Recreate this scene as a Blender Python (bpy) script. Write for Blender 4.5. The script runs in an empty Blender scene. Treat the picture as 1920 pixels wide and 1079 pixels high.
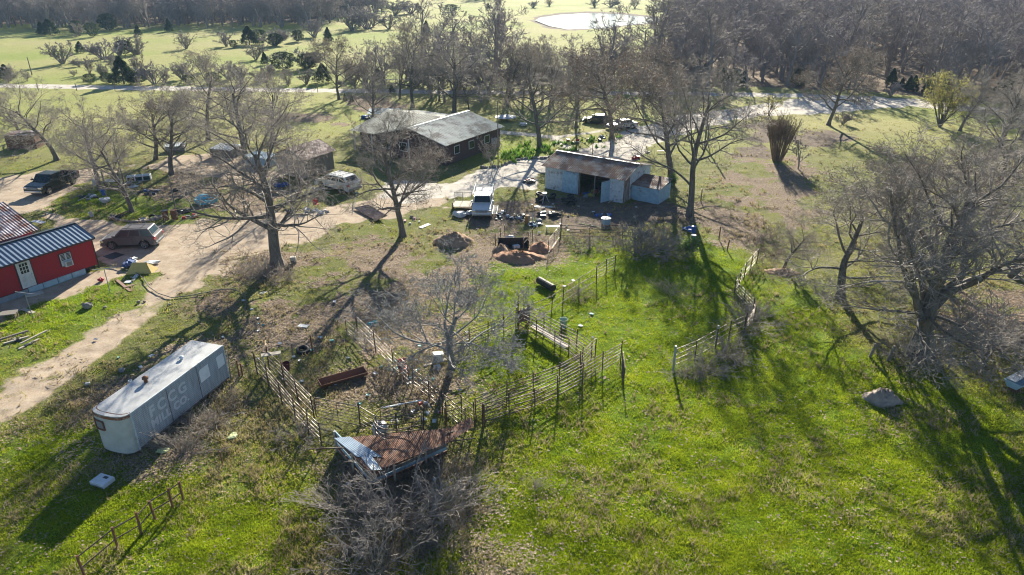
import bpy, bmesh, math, random
import numpy as np
from mathutils import Vector, Matrix
C = bpy.context.scene.collection
R = math.radians
# ------------------------------------------------------------------ camera, sky, sun, exposure
F, H = 1300.0, 22.0
TH = math.atan(612/1300.0)
cam = bpy.data.objects.new('camera', bpy.data.cameras.new('camera')); C.objects.link(cam)
cam.location = (0, 0, H); cam.rotation_euler = (math.pi/2 - TH, 0, 0)
cam.data.sensor_width = 36; cam.data.lens = 36*F/1920; cam.data.clip_end = 6000; cam.data.clip_start = .2
bpy.context.scene.camera = cam
SUN_AZ, SUN_EL = R(5.5), R(22)       # azimuth to the right of straight ahead (+Y)
w = bpy.data.worlds.new('World'); bpy.context.scene.world = w; w.use_nodes = True
sky = w.node_tree.nodes.new('ShaderNodeTexSky'); sky.sky_type = 'NISHITA'; sky.sun_disc = False
sky.sun_elevation = SUN_EL; sky.sun_rotation = SUN_AZ
sky.air_density = 1.0; sky.dust_density = 0.3; sky.ozone_density = 3.5
bg = w.node_tree.nodes['Background']; bg.inputs[1].default_value = 0.052
w.node_tree.links.new(sky.outputs[0], bg.inputs[0])
sun = bpy.data.objects.new('sun', bpy.data.lights.new('sun', 'SUN')); C.objects.link(sun)
sun.data.energy = 5.0; sun.data.angle = R(0.5); sun.data.color = (1.0, .92, .75)
sd = Vector((math.sin(SUN_AZ)*math.cos(SUN_EL), math.cos(SUN_AZ)*math.cos(SUN_EL), math.sin(SUN_EL)))
sun.rotation_euler = (-sd).to_track_quat('-Z', 'Y').to_euler()
vs = bpy.context.scene.view_settings
vs.view_transform = 'Standard'; vs.look = 'None'; vs.gamma = 1; vs.exposure = 1.62
bpy.context.scene.cycles.use_denoising = True; bpy.context.scene.cycles.denoiser = 'OPENIMAGEDENOISE'; bpy.context.scene.cycles.denoising_input_passes = 'RGB_ALBEDO_NORMAL'; bpy.context.scene.cycles.denoising_prefilter = 'ACCURATE'
bpy.context.scene.cycles.pixel_filter_type = 'BLACKMAN_HARRIS'; bpy.context.scene.cycles.filter_width = 1.1
# ------------------------------------------------------------------ pixel helpers (1920x1079 photo pixels -> ground points)
def G(x, y, z=0.0):
    u = (x-960)/F; v = (539.5-y)/F
    dx, dy, dz = u, math.cos(TH)+v*math.sin(TH), -math.sin(TH)+v*math.cos(TH)
    t = (z-H)/dz
    return Vector((dx*t, dy*t, z))
def PY(p):
    z = p[2]-H
    return 539.5 - F*(p[1]*math.sin(TH)+z*math.cos(TH))/(p[1]*math.cos(TH)-z*math.sin(TH))
def HH(x, y, yt):
    b = G(x, y); lo, hi = 0, 21.9
    for _ in range(40):
        m = (lo+hi)/2
        if PY((b.x, b.y, m)) > yt: lo = m
        else: hi = m
    return lo
def ang(a, b): d = G(*b)-G(*a); return math.atan2(d.y, d.x)
# ------------------------------------------------------------------ materials
def new_mat(name):
    m = bpy.data.materials.new(name); m.use_nodes = True
    nt = m.node_tree; b = nt.nodes['Principled BSDF']
    return m, nt, b
def noise(nt, scale, detail=4, rough=.6, coord=None, dim='3D'):
    n = nt.nodes.new('ShaderNodeTexNoise'); n.inputs['Scale'].default_value = scale
    n.inputs['Detail'].default_value = detail; n.inputs['Roughness'].default_value = rough
    if coord is not None: nt.links.new(coord, n.inputs['Vector'])
    return n.outputs['Fac']
def ramp(nt, fac, stops):
    r = nt.nodes.new('ShaderNodeValToRGB'); e = r.color_ramp.elements
    e[0].position, e[0].color = stops[0][0], (*stops[0][1], 1)
    e[1].position, e[1].color = stops[-1][0], (*stops[-1][1], 1)
    for p, c in stops[1:-1]:
        k = e.new(p); k.color = (*c, 1)
    nt.links.new(fac, r.inputs[0]); return r.outputs[0]
def mix(nt, fac, a, b):
    m = nt.nodes.new('ShaderNodeMix'); m.data_type = 'RGBA'
    for s, v in ((m.inputs[0], fac), (m.inputs[6], a), (m.inputs[7], b)):
        if isinstance(v, (int, float)): s.default_value = v
        elif isinstance(v, tuple): s.default_value = (*v, 1)
        else: nt.links.new(v, s)
    return m.outputs[2]
def mth(nt, op, a, b=0.0, clamp=False):
    m = nt.nodes.new('ShaderNodeMath'); m.operation = op; m.use_clamp = clamp
    for i, v in enumerate((a, b)):
        if isinstance(v, (int, float)): m.inputs[i].default_value = v
        else: nt.links.new(v, m.inputs[i])
    return m.outputs[0]
def bump(nt, b, h, strength=.5, dist=.05):
    n = nt.nodes.new('ShaderNodeBump'); n.inputs['Strength'].default_value = strength; n.inputs['Distance'].default_value = dist
    nt.links.new(h, n.inputs['Height']); nt.links.new(n.outputs[0], b.inputs['Normal'])
def objco(nt): return nt.nodes.new('ShaderNodeTexCoord').outputs['Object']
MC = {}
def M(name, c1, c2=None, scale=6, rough=.7, metal=0, lo=.35, hi=.65, bmp=0.0, stretch=None):
    """plain procedural material: two tones mixed by noise"""
    if name in MC: return MC[name]
    m, nt, b = new_mat(name); MC[name] = m
    co = objco(nt)
    if stretch:
        mp = nt.nodes.new('ShaderNodeMapping'); mp.inputs['Scale'].default_value = stretch
        nt.links.new(co, mp.inputs[0]); co = mp.outputs[0]
    c2 = c2 or tuple(v*.6 for v in c1)
    f = noise(nt, scale, 5, .65, co)
    nt.links.new(ramp(nt, f, [(lo, c2), (hi, c1)]), b.inputs['Base Color'])
    b.inputs['Roughness'].default_value = rough; b.inputs['Metallic'].default_value = metal
    if bmp: bump(nt, b, noise(nt, scale*4, 4, .6, co), .6, bmp)
    return m
M_bark = M('bark', (.18,.16,.14), (.075,.065,.055), 5, .9, bmp=.03, stretch=(1,1,.25))
M_barkg = M('grey_bark', (.27,.27,.27), (.12,.12,.12), 5, .85, bmp=.03, stretch=(1,1,.3))
M_twig = M('twig', (.34,.30,.265), (.18,.155,.135), 1.2, .75)
M_twigd = M('dark_twig', (.33,.29,.285), (.20,.175,.175), .3, .85)
M_twigb = M('brown_twig', (.31,.265,.24), (.19,.165,.15), .5, .85)
def leaf_mat(name, c1, c2, trans=.45, scale=1.5):
    m, nt, b = new_mat(name); MC[name] = m
    col = ramp(nt, noise(nt, scale, 3, .6, objco(nt)), [(.3, c2), (.7, c1)])
    nt.links.new(col, b.inputs['Base Color']); b.inputs['Roughness'].default_value = .7
    t = nt.nodes.new('ShaderNodeBsdfTranslucent'); nt.links.new(col, t.inputs[0])
    mx = nt.nodes.new('ShaderNodeMixShader'); mx.inputs[0].default_value = trans
    nt.links.new(b.outputs[0], mx.inputs[1]); nt.links.new(t.outputs[0], mx.inputs[2])
    nt.links.new(mx.outputs[0], nt.nodes['Material Output'].inputs[0]); return m
M_brownleaf = leaf_mat('dead_leaf', (.15,.105,.07), (.09,.065,.045), .3)
M_paleleaf = leaf_mat('bud', (.26,.22,.14), (.18,.15,.10), .4)
M_yellowleaf = leaf_mat('yellow_leaf', (.40,.36,.10), (.25,.25,.08), .5)
M_cedar = leaf_mat('cedar_leaf', (.07,.10,.04), (.03,.05,.022), .25, 2.0)
M_ivy = leaf_mat('ivy_leaf', (.06,.10,.02), (.03,.055,.015), .3)
M_shrub = leaf_mat('green_leaf', (.14,.26,.03), (.06,.13,.02), .4)
# corrugated / rusty metals
def rusty(name, metalc, rustc, thr=.5, scale=1.2, rough=.45, metal=.5, stretch=(1,1,1), streak=None):
    if name in MC: return MC[name]
    m, nt, b = new_mat(name); MC[name] = m
    mp = nt.nodes.new('ShaderNodeMapping'); mp.inputs['Scale'].default_value = stretch
    nt.links.new(objco(nt), mp.inputs[0]); co = mp.outputs[0]
    f = noise(nt, scale, 7, .68, co)
    rc = ramp(nt, noise(nt, scale*5, 4, .6, co), [(.3, tuple(v*.55 for v in rustc)), (.7, rustc)])
    mc = ramp(nt, noise(nt, scale*2.3, 4, .6, co), [(.3, tuple(v*.7 for v in metalc)), (.7, metalc)])
    k = mth(nt, 'MULTIPLY', mth(nt, 'SUBTRACT', f, thr-.06), 8.0, True)
    nt.links.new(mix(nt, k, mc, rc), b.inputs['Base Color'])
    nt.links.new(mth(nt, 'MULTIPLY', mth(nt, 'SUBTRACT', 1.0, k), metal), b.inputs['Metallic'])
    nt.links.new(mth(nt, 'ADD', mth(nt, 'MULTIPLY', k, .9-rough), rough, True), b.inputs['Roughness'])
    return m
M_rustroof = rusty('rusty_roof_metal', (.27,.235,.22), (.21,.115,.08), .46, .9, .7, .1)
M_rustred = rusty('dark_rusty_metal', (.40,.36,.38), (.20,.07,.045), .50, .8, .5, .3)
M_rust = rusty('rust', (.16,.09,.07), (.20,.085,.045), .45, 3, .8, .1)
M_pipe = rusty('rusty_pipe', (.11,.085,.075), (.09,.045,.03), .5, 3, .55, .3)
M_pipel = rusty('pale_pipe', (.16,.128,.108), (.11,.068,.05), .50, 3, .5, .3)
M_galv = rusty('galvanised_metal', (.30,.34,.38), (.24,.16,.12), .66, 1.1, .6, .2)
M_galvw = rusty('weathered_sheet_metal', (.54,.61,.67), (.26,.20,.17), .60, 1.4, .7, 0)
M_bluemetal = rusty('blue_grey_sheet', (.32,.48,.60), (.22,.18,.15), .66, 1.6, .7, 0)
M_whiteroof = rusty('white_ribbed_metal', (.52,.54,.47), (.30,.28,.23), .52, .5, .85, 0)
M_roofshade = rusty('shaded_rib_face', (.16,.18,.14), (.17,.16,.13), .60, .5, .6, 0)  # dark green tone paints the shaded side of the white roof ribs
M_bluerib = M('dark_blue_grey_steel', (.16,.21,.27), (.13,.17,.22), 2, .3, .55)
M_pinkrib = rusty('brown_shingle_metal', (.38,.27,.23), (.26,.17,.14), .5, 1.5, .7, .1)
M_redwall = M('red_wall_paint', (.38,.018,.026), (.23,.010,.016), 5, .8, lo=.3, hi=.7, stretch=(5,5,.35))
M_pinkwall = M('faded_pink_paint', (.58,.27,.31), (.48,.21,.25), 2, .7)
M_dark = M('dark_trim', (.02,.025,.035), (.015,.018,.025), 4, .5)
M_black = M('black_rubber', (.022,.022,.024), (.012,.012,.013), 4, .7)
M_white = M('white_paint', (.60,.62,.64), (.48,.50,.52), 3, .5)
M_plast = M('white_plastic', (.56,.58,.60), (.42,.44,.46), 3, .5)
M_greywood = M('grey_wood', (.22,.20,.18), (.10,.09,.08), 4, .9, bmp=.01, stretch=(6,6,.5))
M_palewood = M('pale_wood', (.46,.42,.36), (.30,.26,.21), 3, .85, stretch=(1,6,6))
M_concrete = M('concrete', (.50,.47,.43), (.36,.34,.31), 2.5, .9)
M_stone = M('stone', (.30,.27,.24), (.17,.15,.13), 3, .95, bmp=.04)
M_brick = M('brown_brick', (.11,.07,.065), (.07,.045,.042), 8, .9)
M_siding = M('trailer_siding', (.44,.49,.52), (.29,.32,.34), 2.5, .6, .05, stretch=(3,3,.4))
M_paintpatch = M('white_patch_paint', (.78,.83,.86), (.66,.72,.76), 3, .5)
M_glass = M('dark_glass', (.012,.02,.026), (.01,.016,.02), 2, .2)
M_glassb = M('blue_glass', (.012,.04,.055), (.01,.03,.04), 2, .22)
M_blue = M('blue_plastic', (.03,.13,.42), (.02,.09,.30), 3, .45)
M_cyan = M('cyan_vinyl', (.03,.58,.80), (.02,.42,.62), 3, .35)
M_yellow = M('yellow_fabric', (.55,.42,.14), (.45,.34,.11), 3, .8)
M_redp = M('red_plastic', (.45,.03,.04), (.34,.02,.03), 3, .5)
M_orange = M('orange_plastic', (.50,.16,.05), (.38,.11,.03), 3, .6)
M_teal = M('teal_plastic', (.10,.42,.42), (.07,.30,.30), 3, .5)
M_greyp = M('grey_plastic', (.22,.24,.26), (.13,.14,.16), 3, .6)
M_chrome = M('chrome', (.65,.67,.7), (.55,.57,.6), 3, .22, .9)
M_soilm = M('mound_soil', (.36,.24,.16), (.24,.155,.10), 2.5, .95, bmp=.08)
M_redsoil = M('red_soil', (.38,.20,.12), (.26,.14,.085), 2.5, .95, bmp=.08)
M_bluefab = M('blue_fabric', (.04,.10,.28), (.03,.06,.18), 3, .8)
M_reed = M('reed_stem', (.27,.20,.145), (.16,.115,.08), 2, .85)
M_weed = M('dead_weed_stem', (.34,.30,.27), (.17,.145,.125), 2, .85)
M_tyre = M_black
# ------------------------------------------------------------------ object helpers
def link(name, me, m=None, parent=None, loc=None, rotz=None):
    o = bpy.data.objects.new(name, me); C.objects.link(o)
    if me is not None and m is not None:
        for mm in (m if isinstance(m, (list, tuple)) else [m]): me.materials.append(mm)
    if parent: o.parent = parent
    if loc is not None: o.location = loc
    if rotz is not None: o.rotation_euler = (0, 0, rotz)
    return o
def tag(o, label=None, cat=None, group=None, kind=None):
    if label: o['label'] = label
    if cat: o['category'] = cat
    if group: o['group'] = group
    if kind: o['kind'] = kind
    return o
def thing(name, label, cat, loc=(0,0,0), rotz=0, group=None):
    o = link(name, None, None, None, loc, rotz); tag(o, label, cat, group); return o
class MB:
    """collects boxes, tubes and faces into ONE mesh"""
    def __init__(s): s.v = []; s.f = []; s.mi = []; s.cur = 0
    def face(s, pts):
        n = len(s.v); s.v += [tuple(p) for p in pts]; s.f.append(tuple(range(n, n+len(pts)))); s.mi.append(s.cur); return s
    def hexa(s, b, t):
        n = len(s.v); s.v += [tuple(p) for p in b]+[tuple(p) for p in t]; k = len(b)
        s.f.append(tuple(n+i for i in reversed(range(k)))); s.f.append(tuple(n+k+i for i in range(k)))
        for i in range(k): j = (i+1) % k; s.f.append((n+i, n+j, n+k+j, n+k+i))
        s.mi += [s.cur]*(k+2); return s
    def box(s, x0, x1, y0, y1, z0, z1):
        return s.hexa([(x0,y0,z0),(x1,y0,z0),(x1,y1,z0),(x0,y1,z0)], [(x0,y0,z1),(x1,y0,z1),(x1,y1,z1),(x0,y1,z1)])
    def prism(s, poly, y0, y1, inset=None):
        """polygon in xz extruded along y"""
        return s.hexa([(x, y0, z) for x, z in poly], [(x, y1, z) for x, z in poly])
    def beam(s, a, b, w=.05, h=None, up=(0,0,1)):
        a, b = Vector(a), Vector(b); d = (b-a).normalized(); h = h or w
        u = Vector(up) if abs(d.dot(Vector(up))) < .95 else Vector((1,0,0))
        sx = d.cross(u).normalized()*(w/2); sy = sx.cross(d).normalized()*(h/2)
        q = [sx+sy, -sx+sy, -sx-sy, sx-sy]
        return s.hexa([a+k for k in q], [b+k for k in q])
    def tube(s, pts, r, n=6, r1=None, cap=True):
        pts = [Vector(p) for p in pts]; base = len(s.v); m = len(pts)
        for i, p in enumerate(pts):
            t = (pts[min(i+1, m-1)]-pts[max(i-1, 0)]).normalized()
            u = t.cross(Vector((0,0,1)) if abs(t.z) < .9 else Vector((1,0,0))).normalized(); vv = u.cross(t)
            rr = r if r1 is None else r+(r1-r)*i/(m-1)
            for k in range(n):
                a = 2*math.pi*k/n; s.v.append(tuple(p+u*rr*math.cos(a)+vv*rr*math.sin(a)))
        for i in range(m-1):
            for k in range(n):
                j = (k+1) % n; s.f.append((base+i*n+k, base+i*n+j, base+(i+1)*n+j, base+(i+1)*n+k)); s.mi.append(s.cur)
        if cap:
            s.f.append(tuple(base+k for k in reversed(range(n)))); s.f.append(tuple(base+(m-1)*n+k for k in range(n))); s.mi += [s.cur]*2
        return s
    def lathe(s, prof, n=16, c=(0,0,0), axis='z'):
        base = len(s.v)
        for r, z in prof:
            for k in range(n):
                a = 2*math.pi*k/n; x, y = r*math.cos(a), r*math.sin(a)
                s.v.append((c[0]+x, c[1]+y, c[2]+z) if axis == 'z' else (c[0]+x, c[1]+z, c[2]+y))
        for i in range(len(prof)-1):
            for k in range(n):
                j = (k+1) % n; s.f.append((base+i*n+k, base+i*n+j, base+(i+1)*n+j, base+(i+1)*n+k)); s.mi.append(s.cur)
        s.f.append(tuple(base+k for k in reversed(range(n)))); s.f.append(tuple(base+(len(prof)-1)*n+k for k in range(n))); s.mi += [s.cur]*2
        return s
    def blob(s, c, r, seed=0, sx=1, sy=1, sz=1, amp=.25, n=10, m=6):
        rnd = random.Random(seed); ph = [rnd.uniform(0, 6.28) for _ in range(6)]; base = len(s.v)
        for i in range(m+1):
            th = math.pi*i/m
            for k in range(n):
                a = 2*math.pi*k/n
                q = r*(1+amp*(math.sin(3*a+ph[0])*.5+math.sin(2*th*2+ph[1])*.4+math.sin(5*a+3*th+ph[2])*.4+rnd.uniform(-.3, .3)))
                if i in (0, m): q = r
                s.v.append((c[0]+sx*q*math.sin(th)*math.cos(a), c[1]+sy*q*math.sin(th)*math.sin(a), c[2]+sz*q*math.cos(th)))
        for i in range(m):
            for k in range(n):
                j = (k+1) % n; s.f.append((base+i*n+k, base+(i+1)*n+k, base+(i+1)*n+j, base+i*n+j)); s.mi.append(s.cur)
        return s
    def build(s, name, m, parent=None, loc=None, rotz=None, smooth=False, bevel=0):
        me = bpy.data.meshes.new(name); me.from_pydata(s.v, [], s.f)
        o = link(name, me, m, parent, loc, rotz)
        if isinstance(m, (list, tuple)): me.polygons.foreach_set('material_index', s.mi)
        if smooth: me.polygons.foreach_set('use_smooth', [True]*len(me.polygons))
        bm = bmesh.new(); bm.from_mesh(me); bmesh.ops.recalc_face_normals(bm, faces=bm.faces); bm.to_mesh(me); bm.free()
        me.update()
        if bevel:
            b = o.modifiers.new('bevel', 'BEVEL'); b.width = bevel; b.segments = 2; b.limit_method = 'ANGLE'
        return o
def raw_mesh(name, V, Fq, mats, nper=4):
    """fast numpy mesh; V (n,3), Fq (m,nper)"""
    me = bpy.data.meshes.new(name)
    me.vertices.add(len(V)); me.vertices.foreach_set('co', np.asarray(V, np.float32).ravel())
    m = len(Fq); me.loops.add(m*nper); me.loops.foreach_set('vertex_index', np.asarray(Fq, np.int32).ravel())
    me.polygons.add(m); me.polygons.foreach_set('loop_start', np.arange(0, m*nper, nper, dtype=np.int32))
    me.update(calc_edges=True)
    for mm in mats: me.materials.append(mm)
    return me
def corr(mb, e0, e1, r1, r0, pitch=.15, amp=.02, th=.012, alt=False):
    """ribbed metal sheet: ribs run from eave (e0-e1) up to ridge (r0-r1), real thickness"""
    e0, e1, r1, r0 = map(Vector, (e0, e1, r1, r0))
    n = max(4, int((e1-e0).length/(pitch/2))); nrm = (e1-e0).cross(r0-e0).normalized()
    if nrm.z < 0: nrm = -nrm
    base = len(mb.v)
    for i in range(n+1):
        t = i/n; o = nrm*(amp if i % 2 else 0)
        a = e0.lerp(e1, t)+o; b = r0.lerp(r1, t)+o
        mb.v += [tuple(a), tuple(b), tuple(a-nrm*th), tuple(b-nrm*th)]
    for i in range(n):
        k = base+4*i
        mb.f += [(k, k+4, k+5, k+1), (k+2, k+3, k+7, k+6), (k, k+2, k+6, k+4), (k+1, k+5, k+7, k+3)]; mb.mi += [mb.cur+(i % 2 if alt else 0)]*4  # alt: every other rib face gets the next material, as painted-in shade
    for k in (base, base+4*n): mb.f.append((k, k+1, k+3, k+2)); mb.mi.append(mb.cur)
    return mb
# ------------------------------------------------------------------ value noise in numpy (for terrain and ground cover)
_rs = np.random.RandomState(7); _T = _rs.rand(256, 256)
def vn(x, y, s, off=0):
    x = np.asarray(x)*s+off*17.3+500; y = np.asarray(y)*s+off*9.1+500
    xi = np.floor(x).astype(int); yi = np.floor(y).astype(int); fx = x-xi; fy = y-yi
    fx = fx*fx*(3-2*fx); fy = fy*fy*(3-2*fy)
    a = _T[xi & 255, yi & 255]; b = _T[(xi+1) & 255, yi & 255]; c = _T[xi & 255, (yi+1) & 255]; d = _T[(xi+1) & 255, (yi+1) & 255]
    return (a*(1-fx)+b*fx)*(1-fy)+(c*(1-fx)+d*fx)*fy
def fbm(x, y, s, o=4, off=0):
    r = 0; a = .5; t = 0
    for i in range(o): r = r+a*vn(x, y, s*2.03**i, off+i*3); t += a; a *= .55
    return r/t
def sdpoly(px, py, poly):
    """signed distance (positive inside)"""
    P = np.array([(p.x, p.y) for p in poly]); mn = P.min(0)-8; mx = P.max(0)+8
    out = np.full(px.shape, -99.0); sel = (px > mn[0]) & (px < mx[0]) & (py > mn[1]) & (py < mx[1])
    x = px[sel]; y = py[sel]
    if len(x) == 0: return out
    d = np.full(x.shape, 1e9); ins = np.zeros(x.shape, bool); n = len(P)
    for i in range(n):
        a = P[i]; b = P[(i+1) % n]; e = b-a; wx = x-a[0]; wy = y-a[1]
        t = np.clip((wx*e[0]+wy*e[1])/max(e@e, 1e-9), 0, 1); d = np.minimum(d, (wx-e[0]*t)**2+(wy-e[1]*t)**2)
        c = ((a[1] > y) != (b[1] > y)) & (x < (b[0]-a[0])*(y-a[1])/((b[1]-a[1]) if b[1] != a[1] else 1e-9)+a[0]); ins ^= c
    out[sel] = np.where(ins, 1, -1)*np.sqrt(d); return out
def GP(l): return [G(*p) for p in l]
ZONES = {
 'dirt': [GP([(-160,350),(60,322),(150,315),(215,322),(330,292),(420,285),(500,300),(520,330),(470,345),(400,335),(330,325),(250,318),(190,325),(145,348),(120,372),(95,388),(120,405),(200,415),(260,425),(330,420),(390,410),(440,420),(470,395),(560,400),(640,388),(700,372),(760,350),(830,350),(850,370),(845,390),(760,405),(700,410),(640,430),(560,452),(470,480),(420,510),(370,540),(290,560),(280,535),(290,520),(262,502),(200,500),(180,470),(120,430),(60,400),(-160,420)]),
          GP([(-90,590),(195,500),(235,515),(190,535),(110,560),(0,597),(-90,625)])],
 'track': [GP([(390,515),(365,545),(310,590),(245,640),(180,690),(110,740),(0,800),(-160,890),(-260,860),(-100,790),(0,715),(80,680),(150,635),(215,590),(265,545),(285,515)])],
 'gravel': [GP([(700,370),(735,338),(850,346),(900,322),(960,305),(1020,292),(1100,275),(1150,262),(1165,250),(1200,237),(1275,216),(1330,210),(1427,197),(1480,187),(1560,181),(1640,182),(1720,186),(1820,197),(1960,213),(2160,240),(2160,252),(1960,228),(1813,209),(1707,200),(1640,203),(1547,213),(1423,218),(1330,238),(1285,250),(1250,262),(1210,275),(1190,300),(1050,310),(1010,325),(1000,352),(950,352),(880,368),(830,374),(760,380)])],
 'road': [GP([(-700,152),(0,157),(170,160),(640,167),(940,170),(1280,173),(1500,176),(1660,182),(1660,188),(1500,184),(1280,179),(940,177),(640,174.5),(170,168),(0,164),(-700,159)])],
 'path': [GP([(905,243),(1000,250),(1040,255),(1090,250),(1130,243),(1130,247),(1085,254),(1050,259),(1088,287),(1072,288),(1030,260),(990,255),(905,249)])],
 'soil': [GP([(996,38),(1006,30),(1050,24.5),(1100,21.5),(1160,23.5),(1240,32),(1250,37),(1235,44),(1180,49),(1130,55),(1065,58.5),(1022,52)]), GP([(990,365),(1160,380),(1250,375),(1300,425),(1180,432),(1100,436),(1010,415),(930,420),(860,420),(870,395),(950,385)]),
          GP([(1480,250),(1560,240),(1600,262),(1560,280),(1490,270)]), GP([(1410,235),(1450,232),(1480,245),(1440,300),(1400,290)])],
 'litter': [GP([(1235,166),(1500,168),(1640,174),(1720,182),(1820,192),(1960,206),(2250,232),(2400,120),(2200,12),(1700,12),(1420,20),(1300,33),(1265,60),(1200,95)]), GP([(-300,46),(0,46),(300,45),(600,42),(690,20),(700,2),(640,-16),(-300,-16)]),
            GP([(330,325),(520,335),(590,360),(560,395),(440,412),(390,400),(300,395),(240,370)]),
            GP([(400,480),(640,440),(830,455),(920,480),(890,560),(880,610),(930,640),(860,700),(860,790),(760,800),(640,770),(560,740),(480,670),(420,600),(370,560)]),
            GP([(1275,380),(1320,340),(1400,275),(1490,285),(1570,330),(1540,400),(1460,470),(1340,462),(1290,430)]),
            GP([(1700,560),(1960,500),(2100,640),(1900,690),(1780,670)]), GP([(1600,700),(1700,720),(1680,770),(1610,760)]),
            GP([(100,800),(300,650),(430,590),(440,640),(300,690),(190,800)]), GP([(260,860),(440,715),(500,760),(330,880)]),
            GP([(650,180),(740,182),(790,200),(700,216),(640,208)]), GP([(470,205),(640,215),(650,235),(480,225)]),
            GP([(820,420),(960,425),(1060,450),(1050,490),(900,495),(830,470)]), GP([(600,860),(880,840),(1000,940),(900,1060),(650,1060)])],
 'lush': [GP([(1250,600),(1500,560),(1700,690),(1960,760),(2100,1000),(1900,1250),(1000,1250),(1100,800)]), GP([(-60,830),(160,790),(200,860),(360,900),(560,860),(640,960),(560,1250),(-200,1250)]), GP([(860,480),(1040,470),(1300,450),(1400,490),(1480,600),(1640,700),(1560,800),(1400,960),(1250,1200),(560,1200),(640,930),(880,860),(860,690),(940,600),(870,560)]),
          GP([(120,360),(240,370),(380,400),(330,415),(200,410),(140,400)]), GP([(60,560),(200,520),(250,560),(160,640),(0,700),(-50,620)]), GP([(900,250),(1060,262),(1060,290),(950,300),(900,300)]), GP([(1080,258),(1200,255),(1180,275),(1090,282)])],
}
def zone(name, x, y, amp, width, freq, oct=4):
    o = np.zeros(x.shape); n = (fbm(x, y, freq, oct, hash_(name))-.5)*2*amp
    for p in ZONES[name]: o = np.maximum(o, np.clip((sdpoly(x, y, p)+n)/width+.5, 0, 1))
    return o
def hash_(s): return sum(ord(c) for c in s) % 13
def zones(x, y):
    z = {'dirt': zone('dirt', x, y, 2.2, 1.2, .5, 5), 'gravel': zone('gravel', x, y, 1.6, 1.0, .4, 5), 'road': zone('road', x, y, .8, .6, .4),
         'path': zone('path', x, y, .15, .3, .8), 'soil': zone('soil', x, y, 3.5, 3, .35, 5), 'litter': zone('litter', x, y, 5, 4, .3, 5), 'lush': zone('lush', x, y, 4, 6, .2, 4)}
    cl = GP([(345,552),(270,615),(212,662),(140,718),(60,775),(-80,862)]); dd = np.full(x.shape, 99.0)
    for a, b in zip(cl, cl[1:]):
        ex, ey = b.x-a.x, b.y-a.y; tt = np.clip(((x-a.x)*ex+(y-a.y)*ey)/(ex*ex+ey*ey), 0, 1); dd = np.minimum(dd, np.hypot(x-a.x-tt*ex, y-a.y-tt*ey))
    tr = zone('track', x, y, 1.4, 1.6, .45, 5)*(1-.55*np.exp(-(dd/.38)**2)); z['dirt'] = np.maximum(z['dirt'], tr*np.clip(.62+.9*(fbm(x, y, .55, 4, 12)-.28), 0, .85))
    z['gravel'] = np.maximum(z['gravel'], z['road'])
    z['litter'] = z['litter']*(1-.78*np.clip((fbm(x, y, .26, 4, 6)-.53)*9, 0, 1)*(y < 100))
    return z
MOUNDS = [(G(1650,748), 1.5, 1.1, .55)]
def terrain(x, y):
    h = (fbm(x, y, .05, 3)-.5)*.25*np.clip((y-10)/60, .4, 1)
    h = h+(fbm(x, y, .6, 3, 5)-.5)*.16+(fbm(x, y, 1.7, 2, 8)-.5)*.16*np.clip(1.3-y/90, .05, 1)
    for c, rx, ry, hh in MOUNDS: h = h+hh*.0
    return h
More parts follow.
